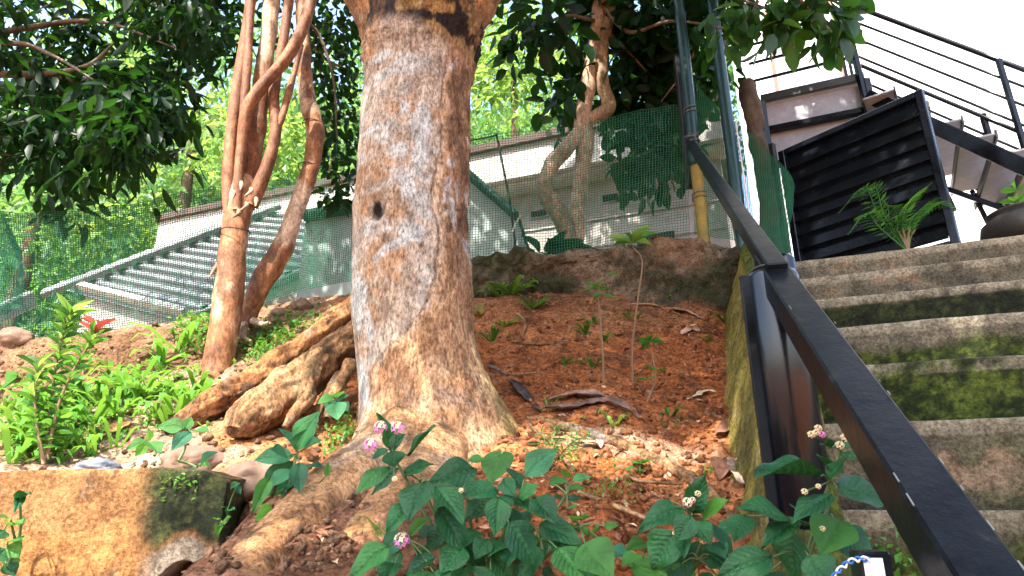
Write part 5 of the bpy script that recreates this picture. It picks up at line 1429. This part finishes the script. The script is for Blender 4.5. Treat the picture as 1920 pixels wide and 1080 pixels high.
hubs1 = [(470, 400), (620, 545), (700, 590), (880, 560), (1050, 645), (1190, 620), (860, 880), (560, 880), (1110, 770), (1300, 870), (1450, 620), (1520, 800), (1020, 940), (720, 800)]
lantana('dark-leaved flowering shrub with pink blooms in front of the big trunk', leaves1, P(900, 1190, 1.08), c1, 1.02, hubs1,
        [(400, 245, 34, .6), (498, 248, 34, .7), (345, 345, 36, .75), (520, 880, 40, .7), (480, 535, 15, 0), (855, 600, 14, 0), (640, 655, 10, 0)], 61)
c2 = Conv(1160, 740, 2.526)
leaves2 = [(300, 540, 118, 592, 105), (350, 560, 382, 408, 95), (345, 575, 278, 685, 95, 'd', -.03), (400, 590, 505, 495, 85, 'l'), (265, 650, 158, 815, 140, 'd', -.04), (350, 600, 432, 685, 95), (420, 630, 575, 735, 95), (335, 640, 300, 745, 85), (400, 690, 372, 805, 95, 't'),
           (335, 755, 205, 875, 115), (460, 790, 505, 870, 95), (60, 800, 235, 870, 85, 'l', -.02), (240, 500, 200, 560, 60, 'd', .04), (300, 700, 250, 760, 80), (440, 700, 500, 760, 80, 't'), (130, 700, 40, 730, 60, 'l', .02), (100, 760, 20, 800, 70, 'l'), (380, 850, 420, 930, 110), (560, 860, 620, 930, 110), (150, 850, 90, 930, 90, 'l'), (470, 640, 560, 620, 90, 'd', .04), (250, 740, 160, 700, 85, 'd', .05), (430, 760, 520, 820, 100, 'd', .02), (300, 800, 290, 900, 110, 'd', .0), (480, 880, 560, 920, 110, 'd', .03)]
lantana('low flowering shrub with cream blooms beside the foot of the handrail post', leaves2, P(1290, 1160, 1.05), c2, 1.0, [(350, 580), (300, 640), (400, 680), (380, 780), (120, 790)], [(325, 512, 22, .3), (350, 500, 14, .6), (398, 690, 16, 0), (375, 470, 14, 0), (262, 657, 8, 0)], 62)
leaves3 = [(955, 385, 665, 330, 130), (1000, 405, 1082, 280, 120), (1035, 445, 1280, 462, 160, 'd', -.04), (1010, 478, 832, 545, 105), (805, 592, 575, 530, 140), (855, 600, 688, 702, 95, 'd', -.03), (1052, 590, 965, 735, 165, 'l', -.02), (1035, 640, 1220, 780, 160, 'd', -.03), (830, 650, 800, 870, 150, 'd', -.05),
           (900, 765, 1015, 880, 130, 'd', -.03), (605, 575, 550, 665, 105, 'd', .04), (725, 770, 485, 835, 130), (1010, 250, 955, 225, 50), (1060, 250, 1110, 215, 60), (1060, 275, 1120, 290, 50), (985, 330, 955, 290, 60, 'd', .03), (880, 620, 960, 600, 70), (700, 850, 760, 940, 130), (1000, 560, 940, 500, 60, 'd', .05), (860, 560, 840, 520, 60, 't', .05)]
lantana('flowering shrub growing up in front of the black handrail post', leaves3, P(1510, 1170, .95), c2, .90, [(1000, 410), (1010, 490), (850, 605), (1030, 620), (870, 750), (1050, 260)], [(945, 160, 16, .2), (912, 190, 16, .1), (962, 190, 15, 1.0), (935, 180, 14, 0), (1070, 205, 18, 0), (1047, 240, 18, 0), (880, 460, 14, 0), (945, 435, 12, 0), (965, 635, 12, 0)], 63)

# ------------------------------------------------------------------ blue-green plant and seedlings on the left
c3 = Conv(0, 720, 2.909)
leaves4 = [(1620, 370, 1538, 240, 80, 't'), (1620, 360, 1722, 158, 120, 't'), (1640, 370, 1738, 298, 85, 't'), (1600, 395, 1400, 402, 95, 't'), (1600, 420, 1438, 605, 115, 't'), (1632, 430, 1632, 572, 80, 't'), (1660, 460, 1755, 440, 65, 't'), (1565, 400, 1495, 350, 90, 't'), (1500, 690, 1402, 735, 85, 'l'), (1522, 680, 1542, 558, 65, 'l'), (1580, 665, 1642, 602, 58, 'l'), (1510, 700, 1512, 778, 42, 'l'), (1700, 610, 1812, 545, 70, 'l'), (1600, 520, 1518, 575, 70, 't'), (1480, 500, 1378, 692, 65, 'l'), (1590, 470, 1490, 540, 90, 't'), (1610, 340, 1660, 240, 90, 't'), (1690, 620, 1700, 690, 50, 't'), (1780, 500, 1790, 430, 30, 'l')]
lantana('blue-green leafy plant beside the great root left of the trunk', leaves4, P(508, 1000, 1.40), c3, 1.42, [(1620, 385), (1600, 500), (1520, 690), (1690, 615)], [], 64, 'leafy_plant')
leaves5 = [(1000, 240, 866, 225, 75, 'l'), (1010, 245, 1042, 182, 50, 'l'), (1042, 262, 942, 348, 70, 't'), (1058, 258, 1138, 255, 55, 'l'), (1070, 460, 1000, 520, 60, 't'), (1090, 450, 1160, 370, 60, 't'), (1080, 440, 1150, 440, 45, 'l'), (1060, 480, 1100, 500, 40, 't')]
lantana('slim seedling with four broad leaves on top of the low wall', leaves5, P(332, 880, 1.60), c3, 1.56, [(1005, 245), (1075, 455)], [], 65, 'seedling')
leaves6 = [(800, 315, 692, 350, 55, 'l'), (808, 310, 815, 245, 40, 'l'), (812, 318, 872, 368, 70, 'l'), (800, 325, 740, 390, 45, 'l')]
lantana('pale seedling with drooping leaves beside the taller seedling on the wall', leaves6, P(287, 870, 1.66), c3, 1.62, [(805, 315)], [], 66, 'seedling')
leaves7 = [(1820, 80, 1780, 60, 60, 't'), (1830, 90, 1890, 60, 70, 't'), (1830, 100, 1840, 180, 90, 't'), (1820, 90, 1800, 150, 70, 't'), (1840, 70, 1850, 40, 60, 'l'), (1820, 70, 1735, 100, 50, 'l'), (1850, 110, 1895, 140, 60, 't')]
lantana('small cabbage-like green plant between root and trunk', leaves7, P(632, 800, 1.74), c3, 1.70, [(1825, 90)], [], 67, 'leafy_plant')
leaves8 = [(90, 640, 160, 580, 60, 'd'), (60, 740, 0, 720, 70, 'l'), (50, 770, 120, 750, 70, 'l'), (40, 860, 110, 850, 80, 'l'), (40, 880, 100, 940, 80, 'l'), (30, 900, -30, 960, 80, 'd'), (20, 800, -40, 830, 80, 'd'), (70, 930, 40, 1000, 70, 'l'), (30, 980, 80, 1040, 70, 'd'), (120, 610, 90, 660, 40, 'd')]
lantana('trailing green leaves over the left end of the low wall', leaves8, P(4, 1090, 1.36), c3, 1.32, [(60, 750), (40, 880), (110, 620)], [], 68, 'leafy_plant')
leaves9 = [(1190, 740, 1165, 730, 28, 'l'), (1210, 760, 1255, 720, 36, 'l'), (1200, 770, 1185, 820, 34, 'l'), (1240, 700, 1270, 660, 30, 'd'), (1230, 690, 1220, 650, 26, 'd'), (1300, 540, 1265, 560, 34, 't'), (1290, 560, 1310, 590, 30, 't')]
lantana('tiny three-leaved seedling growing on the mossy wall end', leaves9, P(410, 1010, 1.40), c3, 1.39, [(1205, 755), (1240, 690)], [], 69, 'seedling')

# tall narrow-leaved plant on the terrace
r_ = np.random.default_rng(81)
tp = thing('tall_plant', G(84, 872), 'tall bright yellow-green plant with a reddish tip on the left terrace', 'plant')
b = G(84, 872); Yp = b[1]
for si, (pts, nleaf) in enumerate((([(84, 872), (92, 790), (103, 700), (118, 630), (132, 590)], 84), ([(88, 860), (110, 760), (140, 690), (168, 645), (180, 615)], 52), ([(82, 870), (70, 800), (66, 740), (72, 690)], 40))):
    W = [P(*p, Yp - .02 * si) for p in pts]
    stem(W, .005, .002, tp, 'brown_stem')
    Cc = catmull(W, nleaf + 6)[6:]
    for i, q in enumerate(Cc):
        f = i / len(Cc)
        a_ = i * 2.4
        L = M(r_.uniform(20, 40) + 14 * (f > .9), 700, Yp)
        d = np.array((math.cos(a_), math.sin(a_) * .8, .25 + .6 * f)); d /= np.linalg.norm(d)
        me = LR[0] if (si == 1 and f > .85) else (LY[0] if (f > .55 and i % 2) else LN[0])
        put_leaf(me, q, q + d * L, L * .24, tp, r_, np.array((0, -.3, 1.0)))
# saplings on the bank
def sapling(label, pts, whorls, seed, name='sapling', mat='brown_stem', r0_=.0045):
    r = np.random.default_rng(seed)
    W = [P(*p) for p in pts]
    t = thing(name, W[0], label, 'sapling')
    stem(W, r0_, .002, t, mat)
    for (px, py, Yq, nn, lpx, ratio, up_) in whorls:
        c_ = P(px, py, Yq)
        for i in range(nn):
            a_ = i * 2 * math.pi / nn + r.uniform(-.3, .3)
            L = M(lpx * r.uniform(.7, 1.15), py, Yq)
            d = np.array((math.cos(a_), math.sin(a_), up_ + r.uniform(-.25, .25))); d /= np.linalg.norm(d)
            put_leaf((LY[0] if i % 3 else LN[0]) if ratio < .25 else LN[0] if ratio < .35 else LL[i % 2], c_ + d * .004, c_ + d * L, L * ratio, t, r, np.array((0, -.25, 1.0)))
    return t
y1, y2, y3 = G(1187, 722)[1], G(1132, 728)[1], G(1213, 752)[1]
sapling('tall thin sapling with a bright whorl of narrow leaves above the bank', [(1187, 724, y1), (1186, 650, y1), (1196, 560, y1), (1204, 490, y1), (1186, 462, y1)], [(1184, 455, y1, 9, 46, .24, .35)], 91)
sapling('thin sapling with rounded leaves, second tallest on the bank', [(1132, 730, y2), (1130, 660, y2), (1124, 580, y2), (1120, 545, y2)], [(1120, 540, y2, 5, 36, .6, .1), (1150, 516, y2 + .04, 4, 18, .6, .3), (1128, 552, y2, 3, 26, .6, -.2)], 92)
sapling('short sapling with a whorl of narrow leaves and lower leaf pair', [(1213, 755, y3), (1228, 715, y3), (1226, 680, y3), (1220, 650, y3)], [(1219, 642, y3, 9, 32, .26, .15), (1228, 695, y3, 3, 28, .5, .3), (1212, 712, y3 - .02, 4, 22, .5, .2)], 93)

# strappy weeds on the bank
def tuft(name, px, py, nn, lpx, label, seed, mat='grass', ratio=.14, up_=.7, group=None, cat='weed', lo=.6, hi=1.2, base=None):
    r = np.random.default_rng(seed)
    b = G(px, py) if base is None else np.asarray(base)
    n = nn
    L = M(lpx, py, b[1]) * r.uniform(.6, 1.2, n)
    a_ = r.uniform(0, 2 * np.pi, n)
    D1 = np.stack([np.cos(a_), np.sin(a_), np.full(n, up_) + r.uniform(-.2, .5, n)], 1); D1 /= np.linalg.norm(D1, axis=1)[:, None]
    S = np.cross(D1, (0, 0, 1)); S /= np.linalg.norm(S, axis=1)[:, None]
    W = (L * ratio / 2)[:, None] * S
    p0 = b + r.normal(size=(n, 3)) * .008 * (1, 1, 0) - (0, 0, .005)
    p1 = p0 + D1 * L[:, None] * .5
    p2 = p1 + (D1 * .7 + np.array((0, 0, -.35 * 1))) * L[:, None] * .35
    p3 = p2 + (D1 * .5 + np.array((0, 0, -.9))) * L[:, None] * .25
    V = np.stack([p0 - W * .5, p0 + W * .5, p1 - W, p1 + W, p2 - W * .8, p2 + W * .8, p3], 1).reshape(-1, 3)
    k = np.arange(n)[:, None] * 7
    Fq = np.concatenate([k + [[0, 1, 3, 2]], k + [[2, 3, 5, 4]]]); Ft = k + [[4, 5, 6]]
    cl = np.repeat(leaf_tint(n, r, lo, hi), 7, 0)
    if name is None: return V, Fq, Ft, cl
    o = mk(name, V, [Fq, Ft], MT[mat], None, True, cl, b)
    return tag(o, label, cat, group)
wg = 'small weeds scattered over the red bank'
for i, (px, py, nn, l, lab) in enumerate(((938, 556, 9, 34, 'leftmost pale-tipped weed just under the retaining wall beside the trunk'), (962, 552, 14, 40, 'densest dark weed clump under the retaining wall near the trunk'), (1003, 580, 9, 32, 'strappy weed below and right of the dense clump near the trunk'), (945, 612, 7, 30, 'sparse weed hugging the right side of the trunk'), (922, 640, 9, 36, 'drooping weed touching the trunk above its right root'), (1098, 628, 10, 32, 'weed immediately left of the second tallest sapling'), (1112, 606, 8, 30, 'weed just behind the stem of the second tallest sapling'), (1056, 684, 9, 26, 'pale narrow weed alone at mid bank'), (1108, 688, 8, 30, 'weed near the foot of the second tallest sapling'), (1255, 566, 6, 26, 'tiny weed under the ochre foot of the teal pole'), (1282, 560, 8, 30, 'weed beside the long brown dry leaf high on the bank'), (1358, 604, 7, 26, 'weed against the mossy wall on the upper bank'), (1130, 640, 8, 24, 'short weed right of the second tallest sapling'), (1255, 782, 7, 34, 'weed on the pale litter below the short sapling'), (985, 548, 10, 36, 'weed between the dense clump and the retaining wall'), (1330, 640, 6, 20, 'smallest weed near the mossy wall at mid bank'), (1180, 600, 7, 26, 'weed behind the tallest thin sapling'))):
    tuft('weed', px, py, nn + 3, l * 1.5, lab, 100 + i, 'grass', .15, .65, wg, lo=.4, hi=.9)
tuft('grass_tuft', 1148, 800, 9, 60, 'yellow-green grass tuft beside the rolled dry leaf', 131, 'leaf_lime', .12, .8, None, 'grass')
tuft('grass_tuft', 1030, 772, 7, 55, 'pale thin grass blades at the right root of the trunk', 132, 'grass', .06, 1.4, None, 'grass')
tuft('grass_tuft', 1335, 885, 8, 40, 'yellowish grass tuft near the foot of the mossy wall', 133, 'leaf_lime', .16, .4, None, 'grass')
tuft('grass_tuft', 1262, 800, 9, 42, 'dry yellow grass wisps on the pale litter', 134, 'leaf_lime', .05, .6, None, 'grass')
tuft('grass_tuft', 690, 960, 14, 90, 'thin arching grass against the great root', 135, 'grass', .035, .6, None, 'grass', base=P(720, 1000, 1.18))
sapling('little round-leaved seedling beside the root crossing the bank', [(1200, 890, G(1200, 890)[1]), (1200, 872, G(1200, 890)[1])], [(1200, 870, G(1200, 890)[1], 6, 22, .7, .2), (1196, 884, G(1200, 890)[1], 4, 20, .7, .1)], 94, 'seedling', 'stem')
# fern beside the right root
def frond(parent, pts, nleaf, ll, rr_, mat, r, name='frond', down=-.25, lo=.6, hi=1.2):
    W = catmull(pts, nleaf + 8)
    V0, F0 = tube(W, [rr_, rr_ * .3], 5, nleaf + 8)
    T = np.gradient(W, axis=0); T /= np.linalg.norm(T, axis=1)[:, None]
    idx = np.arange(4, nleaf + 8)
    C, D, Ls = [], [], []
    for i in idx:
        f = (i - 4) / nleaf
        sd = np.cross(T[i], (0, 0, 1)); sd /= np.linalg.norm(sd) + 1e-9
        for sg in (-1, 1):
            C.append(W[i]); D.append(sd * sg + T[i] * .55 + np.array((0, 0, down))); Ls.append(ll * math.sin(math.pi * (0.12 + .82 * f)) ** .7)
    n = len(C)
    V1, F1, cl = leaf_cards(np.array(C), np.array(D), np.array(Ls), .17, leaf_tint(n, r, lo, hi), r=r)
    V, Fs = join([(V0, F0), (V1, F1)])
    return mk(name, V, Fs, MT[mat], parent, False, np.vstack([np.ones((len(V0), 3)) * .8, cl]))
r_ = np.random.default_rng(83)
fb = G(1030, 880)
fern = thing('fern', fb, 'small dark fern at the right foot of the trunk', 'fern')
for dx, dy_, dz in ((.10, -.04, .05), (.03, -.08, .06), (-.06, -.06, .05), (.12, .02, .07), (-.02, .05, .09)):
    frond(fern, [fb, fb + np.array((dx, dy_, dz)) * .55 + (0, 0, .03), fb + np.array((dx, dy_, dz))], 14, .022, .0012, 'leaf_mid', r_)
# broad glossy plant behind the net
tb = P(1040, 480, 3.16)
ta = thing('glossy_plant', tb, 'broad glossy dark leaves growing at the foot of the looping tree', 'plant')
for a, b_, w_ in (((1010, 472), (985, 440), 34), ((1025, 472), (1060, 436), 30), ((1050, 472), (1090, 448), 30), ((1000, 474), (962, 462), 22), ((1070, 474), (1115, 462), 26), ((1040, 474), (1030, 450), 30), ((1090, 470), (1120, 476), 22)):
    put_leaf(LG[0], P(*a, 3.16), P(*b_, 3.08), M(w_, 450, 3.1), ta, r_)
    stem([tb, P(*a, 3.16)], .004, .003, ta)
# palm on the landing
b = ST(3.10, .70, 1.083)
pm = thing('small_palm', b, 'small arching palm growing at the top of the steps before the gate', 'palm')
for (tx, ty, mx, my, dd) in ((1572, 400, 1620, 352, -.02), (1600, 372, 1640, 350, .0), (1655, 372, 1665, 390, .03), (1745, 345, 1710, 372, .02), (1815, 412, 1760, 382, -.03), (1780, 350, 1735, 385, .05), (1590, 440, 1625, 400, -.06), (1700, 385, 1690, 405, -.05)):
    W = [b, P((1675 + mx) / 2, (455 + my) / 2, b[1] + dd * .3), P(mx, my, b[1] + dd * .7), P(tx, ty, b[1] + dd)]
    frond(pm, W, 17, .075, .004, 'leaf_light', r_, lo=.5, hi=1.1)
for dx in (-.02, .0, .02, .035):
    stem([b - (0, 0, .01), b + (dx * .6, 0, .06), b + (dx * 1.6, .0, .11)], .007, .005, pm, 'brown_stem', 'stalk')
pb2 = np.array(pot.location)
sapling('leafy sprig rising from the dark clay pot', [(1905, 420, float(pb2[1])), (1904, 390, float(pb2[1])), (1906, 360, float(pb2[1]))], [(1905, 380, float(pb2[1]), 5, 30, .6, .2), (1907, 358, float(pb2[1]), 5, 26, .6, .5)], 96, 'sprig', 'stem')

# ------------------------------------------------------------------ grass and ground cover on the left terrace
r_ = np.random.default_rng(140)
VV, FQ, FT, CL, nv_ = [], [], [], [], 0
def add_tuft(px, py, nn, l, sd, ratio=.16, up_=.6, lo=.7, hi=1.3):
    global nv_
    V, a, t, c = tuft(None, px, py, nn, l, None, sd, ratio=ratio, up_=up_, lo=lo, hi=hi)
    VV.append(V); FQ.append(a + nv_); FT.append(t + nv_); CL.append(c); nv_ += len(V)
cnt = 0
while cnt < 150:
    px, py = r_.uniform(-30, 400), r_.uniform(640, 872)
    dens = math.exp(-((px - 270) / 100) ** 2 - ((py - 748) / 40) ** 2) + math.exp(-((px - 60) / 95) ** 2 - ((py - 815) / 55) ** 2) + .25 * math.exp(-((px - 350) / 40) ** 2 - ((py - 650) / 45) ** 2)
    if r_.random() < dens:
        add_tuft(px, py, int(r_.integers(6, 12)), r_.choice((35, 60, 85, 115)) * r_.uniform(.7, 1.2), 1000 + cnt, r_.uniform(.06, .15), r_.uniform(.35, 1.2), *((.45, .8) if cnt % 3 == 0 else (.9, 1.6))); cnt += 1
for i in range(46):
    add_tuft(r_.uniform(60, 125), r_.uniform(1030, 1080), 7, 36, 2000 + i, .12, .8)
go = mk('grass', np.vstack(VV), [np.concatenate(FQ), np.concatenate(FT)], MT['grass'], None, True, np.vstack(CL), G(250, 740))
tag(go, 'bright broad-bladed grass spreading over the sunny left terrace', 'grass', None, 'stuff')
# small-leaved creeping cover near the left trees and round the trunk
C, Ls = [], []
for px, py, sx_, sy_, nn, lp in ((520, 640, 45, 22, 420, 10), (560, 610, 30, 15, 160, 10), (370, 610, 26, 30, 360, 13), (645, 820, 24, 28, 260, 12), (480, 660, 24, 16, 140, 11), (660, 620, 10, 30, 40, 14), (330, 915, 30, 14, 60, 9), (1060, 850, 26, 24, 200, 9), (1150, 930, 30, 26, 120, 9), (1640, 950, 1, 1, 4, 8)):
    for _ in range(nn):
        x_, y_ = px + r_.normal() * sx_, py + r_.normal() * sy_
        g_ = G(x_, y_) if not (300 < x_ < 400 and y_ > 890) else P(x_, y_, 1.41)
        C.append(g_ + (0, -.005, r_.uniform(0, .03))); Ls.append(M(lp, py, g_[1]))
C, Ls = np.array(C), np.array(Ls) * r_.uniform(.6, 1.4, len(C))
V, Fc, cl = leaf_cards(C, r_.normal(size=C.shape) + (0, -.3, .2), Ls, .5, leaf_tint(len(C), r_, .6, 1.4), r=r_)
o = mk('ground_cover', V, Fc, MT['grass'], None, False, cl, C[0])
tag(o, 'tiny-leaved creeping plants round the tree bases', 'ground cover', None, 'stuff')

# ------------------------------------------------------------------ litter, clods, stones
r_ = np.random.default_rng(150)
C, D, Ls, Cl = [], [], [], []
for i in range(1500):
    px, py = (r_.uniform(890, 1440), r_.uniform(545, 1060)) if i % 3 else (r_.uniform(0, 680), r_.uniform(620, 1070))
    g_ = G(px, py)
    C.append(g_ + (0, 0, .004)); Ls.append(r_.uniform(.008, .034))
    a_ = r_.uniform(0, 6.28); D.append((math.cos(a_), math.sin(a_), .35 * math.sin(a_) + r_.normal() * .3))
    Cl.append(np.array(((.30, .15, .08), (.20, .10, .06), (.42, .27, .16), (.36, .12, .07))[r_.integers(4)]) * r_.uniform(.7, 1.3))
V, Fc, cl = leaf_cards(np.array(C), np.array(D), np.array(Ls), .38, np.array(Cl), r=r_)
o = mk('leaf_litter', V, Fc, MT['dry'], None, False, cl, C[0])
tag(o, 'scattered brown bits of dry leaf over the bank', 'leaf litter', None, 'stuff')
ico = []
ph = (1 + 5 ** .5) / 2
iv = np.array([(-1, ph, 0), (1, ph, 0), (-1, -ph, 0), (1, -ph, 0), (0, -1, ph), (0, 1, ph), (0, -1, -ph), (0, 1, -ph), (ph, 0, -1), (ph, 0, 1), (-ph, 0, -1), (-ph, 0, 1)], float) / 1.9
fi = np.array([(0, 11, 5), (0, 5, 1), (0, 1, 7), (0, 7, 10), (0, 10, 11), (1, 5, 9), (5, 11, 4), (11, 10, 2), (10, 7, 6), (7, 1, 8), (3, 9, 4), (3, 4, 2), (3, 2, 6), (3, 6, 8), (3, 8, 9), (4, 9, 5), (2, 4, 11), (6, 2, 10), (8, 6, 7), (9, 8, 1)])
VV, FF, CC = [], [], []
for i in range(5200):
    px, py = (r_.uniform(885, 1450), r_.uniform(540, 1070)) if i % 5 < 3 else (r_.uniform(-20, 690), r_.uniform(570, 1075))
    g_ = G(px, py)
    s_ = .0028 + .011 * r_.random() ** 4 + (.014 * r_.random() if i % 33 == 0 else 0)
    v = iv * r_.uniform(.6, 1.4, (12, 1)) * s_ * r_.uniform(.6, 1.3, 3) + g_ + (0, 0, s_ * .2)
    FF.append(fi + 12 * i); VV.append(v)
    cc = np.array((.42, .17, .075)) if px > 700 else np.array((.34, .20, .12))
    CC.append(np.tile(cc * r_.uniform(.5, 1.35), (12, 1)))
o = mk('soil_clods', np.vstack(VV), np.concatenate(FF), MT['soil'], None, True, np.vstack(CC), VV[0][0])
tag(o, 'crumbly clods of earth over the bank', 'soil', None, 'stuff')
# twigs lying on the bank
for i, (a, m_, b_, lab) in enumerate((((1185, 575), (1230, 578), (1290, 600), 'thin curved twig high on the bank near the retaining wall'), ((1180, 902), (1210, 912), (1282, 915), 'pale curved twig lying low on the bank'), ((1085, 930), (1160, 965), (1240, 990), 'long brown twig crossing the foot of the bank'), ((970, 590), (985, 610), (978, 640), 'short pale twig beside the weeds near the trunk'))):
    W = [G(*a) + (0, 0, .006), G(*m_) + (0, 0, .010), G(*b_) + (0, 0, .006)]
    V, Fs = tube(W, [.004, .005, .0025], 7, 30, .2, 40, i)
    o = mk('twig', V, Fs, MT['smooth_bark'], None, True, bark_cols(V, 'root', i), W[0]); tag(o, lab, 'twig')
# big rolled dry leaves by the root
def dry_leaf(pts, wpx, label, seed, colr=(.20, .12, .085), curl=1.0, name='dry_leaf', lift=.012):
    r = np.random.default_rng(seed)
    W = catmull([G(*p) + (0, 0, lift) if len(p) == 2 else P(*p) for p in pts], 26)
    T = np.gradient(W, axis=0); T /= np.linalg.norm(T, axis=1)[:, None]
    up_ = np.array((0, -.35, .9))
    S = np.cross(T, up_); S /= np.linalg.norm(S, axis=1)[:, None]; Nn = np.cross(S, T)
    wd = M(wpx, 760, 1.9) * np.sin(np.pi * np.linspace(.04, .97, 26)) ** .6
    an = np.linspace(-1, 1, 13)
    q = np.linspace(0, 1, 26)
    V = []
    for i in range(26):
        for a_ in an:
            ang = a_ * 1.35 * curl * (1 + .25 * math.sin(6 * q[i] + seed))
            rad = wd[i] / (1.35 * max(curl, .2))
            V.append(W[i] + S[i] * math.sin(ang) * rad + Nn[i] * (1 - math.cos(ang)) * rad * (1 if curl > 0 else -1))
    V = np.array(V); V += np.stack([fbm(V, 30, 3, seed + k) for k in range(3)], 1) * .010
    c = lerp(np.array(colr) * .6, np.array(colr) * 1.3, sstep(-.4, .4, fbm(V, 25, 4, seed)))
    o = mk(name, V, grid_faces(26, 13), MT['dry'], None, True, c, W[0]); return tag(o, label, 'dry leaf')
dry_leaf([(955, 722), (985, 750), (1010, 778)], 15, 'dark rolled dry leaf leaning on the right root of the trunk', 1, (.075, .055, .05))
dry_leaf([(1020, 775), (1070, 772), (1140, 762), (1200, 790)], 18, 'large brown crumpled dry leaf across the bank', 2, (.17, .10, .075), .8)
dry_leaf([(1030, 756), (1080, 748), (1135, 752)], 22, 'grey-brown folded dry leaf above the crumpled one', 3, (.22, .14, .11), .5)
dry_leaf([(1345, 822), (1375, 812), (1402, 838)], 22, 'dark brown curled leaf near the foot of the mossy wall', 4, (.14, .065, .04), .8)
dry_leaf([(1395, 915), (1400, 890), (1415, 868)], 24, 'pale dry leaf standing against the mossy wall', 5, (.46, .34, .25), .4)
dry_leaf([(1350, 905), (1365, 880), (1380, 870)], 20, 'red-brown dry leaf beside the pale one', 6, (.26, .12, .07), .6)
dry_leaf([(1245, 585), (1290, 592), (1320, 605)], 14, 'long brown dry leaf high on the bank', 7, (.30, .16, .10), .5)
dry_leaf([(1280, 632), (1295, 622), (1310, 628)], 14, 'pinkish dry leaf among clods on the upper bank', 8, (.42, .24, .17), .3)
dry_leaf([(1080, 842), (1110, 838), (1130, 846)], 16, 'pale fallen leaf just below the crossing root', 9, (.48, .30, .20), .3)
dry_leaf([(1290, 758), (1320, 745), (1345, 742)], 8, 'narrow pale leaf lying beside the mossy wall', 10, (.50, .36, .24), .4)
dry_leaf([(205, 822), (222, 812), (232, 800)], 14, 'rust-coloured dry leaf in the grass on the left terrace', 11, (.40, .17, .07), .4)
rock('grey_stone', P(185, 878, 1.60), (.050, .045, .022), MT['rock'], 'blue-grey stone lying on the low wall', seed=3)
rock('brown_boulder', G(372, 862) - (0, 0, .02), (.095, .09, .055), MT['brown_rock'], 'rounded brown boulder behind the seedlings on the terrace', seed=5)
rock('brown_boulder', P(475, 905, 1.58), (.075, .07, .05), MT['brown_rock'], 'pale earth lump between the wall end and the blue-green plant', seed=7)
for i, (px, py, s_, lab) in enumerate(((600, 555, .055, 'dark stone on the crest just left of the trunk'), (565, 575, .045, 'stone half buried beside the curving tree'), (635, 535, .05, 'rough stone at the top of the crest against the trunk'), (520, 590, .04, 'small stone under the curving tree'), (30, 640, .07, 'brown stone under the net at the left border'), (420, 905, .02, 'small stone at the broken wall end'), (640, 590, .03, 'small red stone above the upper root'))):
    rock('stone', G(px, py), (s_, s_ * .9, s_ * .7), MT['brown_rock'], lab, seed=11 + i)
rock('pale_stone', P(898, 582, 2.28), (.020, .02, .026), MT['ochre_paint'], 'small yellow stone peeping out right of the trunk', seed=31)
# plaster lump on a riser
q = ST(S0 + GOING - .005, 1.12, RISE * .62)
rock('plaster_lump', q, (.055, .012, .03), MT['cut_wood'], 'tan lump of broken plaster stuck to a riser', 'plaster', seed=41)
# sprouts in the step corners
for i, (s_, t_, z_, lab) in enumerate(((4, .72, .02, 'green sprout growing from the dark mossy riser'), (4, .30, .03, 'pale sprout at the left of the dark mossy riser'))):
    q = ST(S0 + GOING * s_ - .02, t_, RISE * (s_ - 1) + z_)
    tuft('sprout', 0, 500, 6, 22, lab, 160 + i, 'leaf_mid', .5, 1.0, None, 'sprout', base=q)
# leafy weeds beside the lowest steps
r_ = np.random.default_rng(170)
C = ST(S0 + GOING * r_.uniform(-1.2, .1, 260), TL + r_.uniform(.0, .16, 260), -.22 + r_.uniform(0, .2, 260))
V, Fc, cl = leaf_cards(C, r_.normal(size=C.shape) + (0, -.4, .3), .014 * r_.uniform(.6, 1.4, 260), .6, leaf_tint(260, r_, .6, 1.3), r=r_)
o = mk('step_weeds', V, Fc, MT['leaf_light'], None, False, cl, C[0])
tag(o, 'tiny round-leaved weeds in the corner of the lowest steps', 'weeds', None, 'stuff')
# lamp box with twisted wire at the lower edge
b = P(1636, 1078, .62)
jb = thing('connection_box', b, 'small black and white box with twisted blue wires at the bottom edge', 'box')
V, Fs = box(b, (.026, .03, .040), axes((1, -.15, 0)), .002); mk('case', V, Fs, MT['black'], jb, False)
V, Fs = box(b + (-.006, -.0165, .006), (.016, .002, .018), axes((1, -.15, 0)), .0004); mk('label_plate', V, Fs, MT['white_label'], jb, False)
V, Fs = box(b + (-.006, -.0165, -.016), (.016, .002, .012), axes((1, -.15, 0)), .0004); mk('label_plate', V, Fs, MT['white_label'], jb, False)
w0, w1 = P(1560, 1085, .62), P(1632, 1050, .60)
for k, mt in ((0, 'blue_wire'), (1, 'white_label')):
    W = [w0 + (w1 - w0) * f + np.array((0, math.cos(f * 20 + k * 3.14) * .002, math.sin(f * 20 + k * 3.14) * .002 + .006 * math.sin(f * 3.1))) for f in np.linspace(0, 1, 26)]
    V, Fs = tube(W, [.0010, .0010], 6, 60); mk('wire', V, Fs, MT[mt], jb)
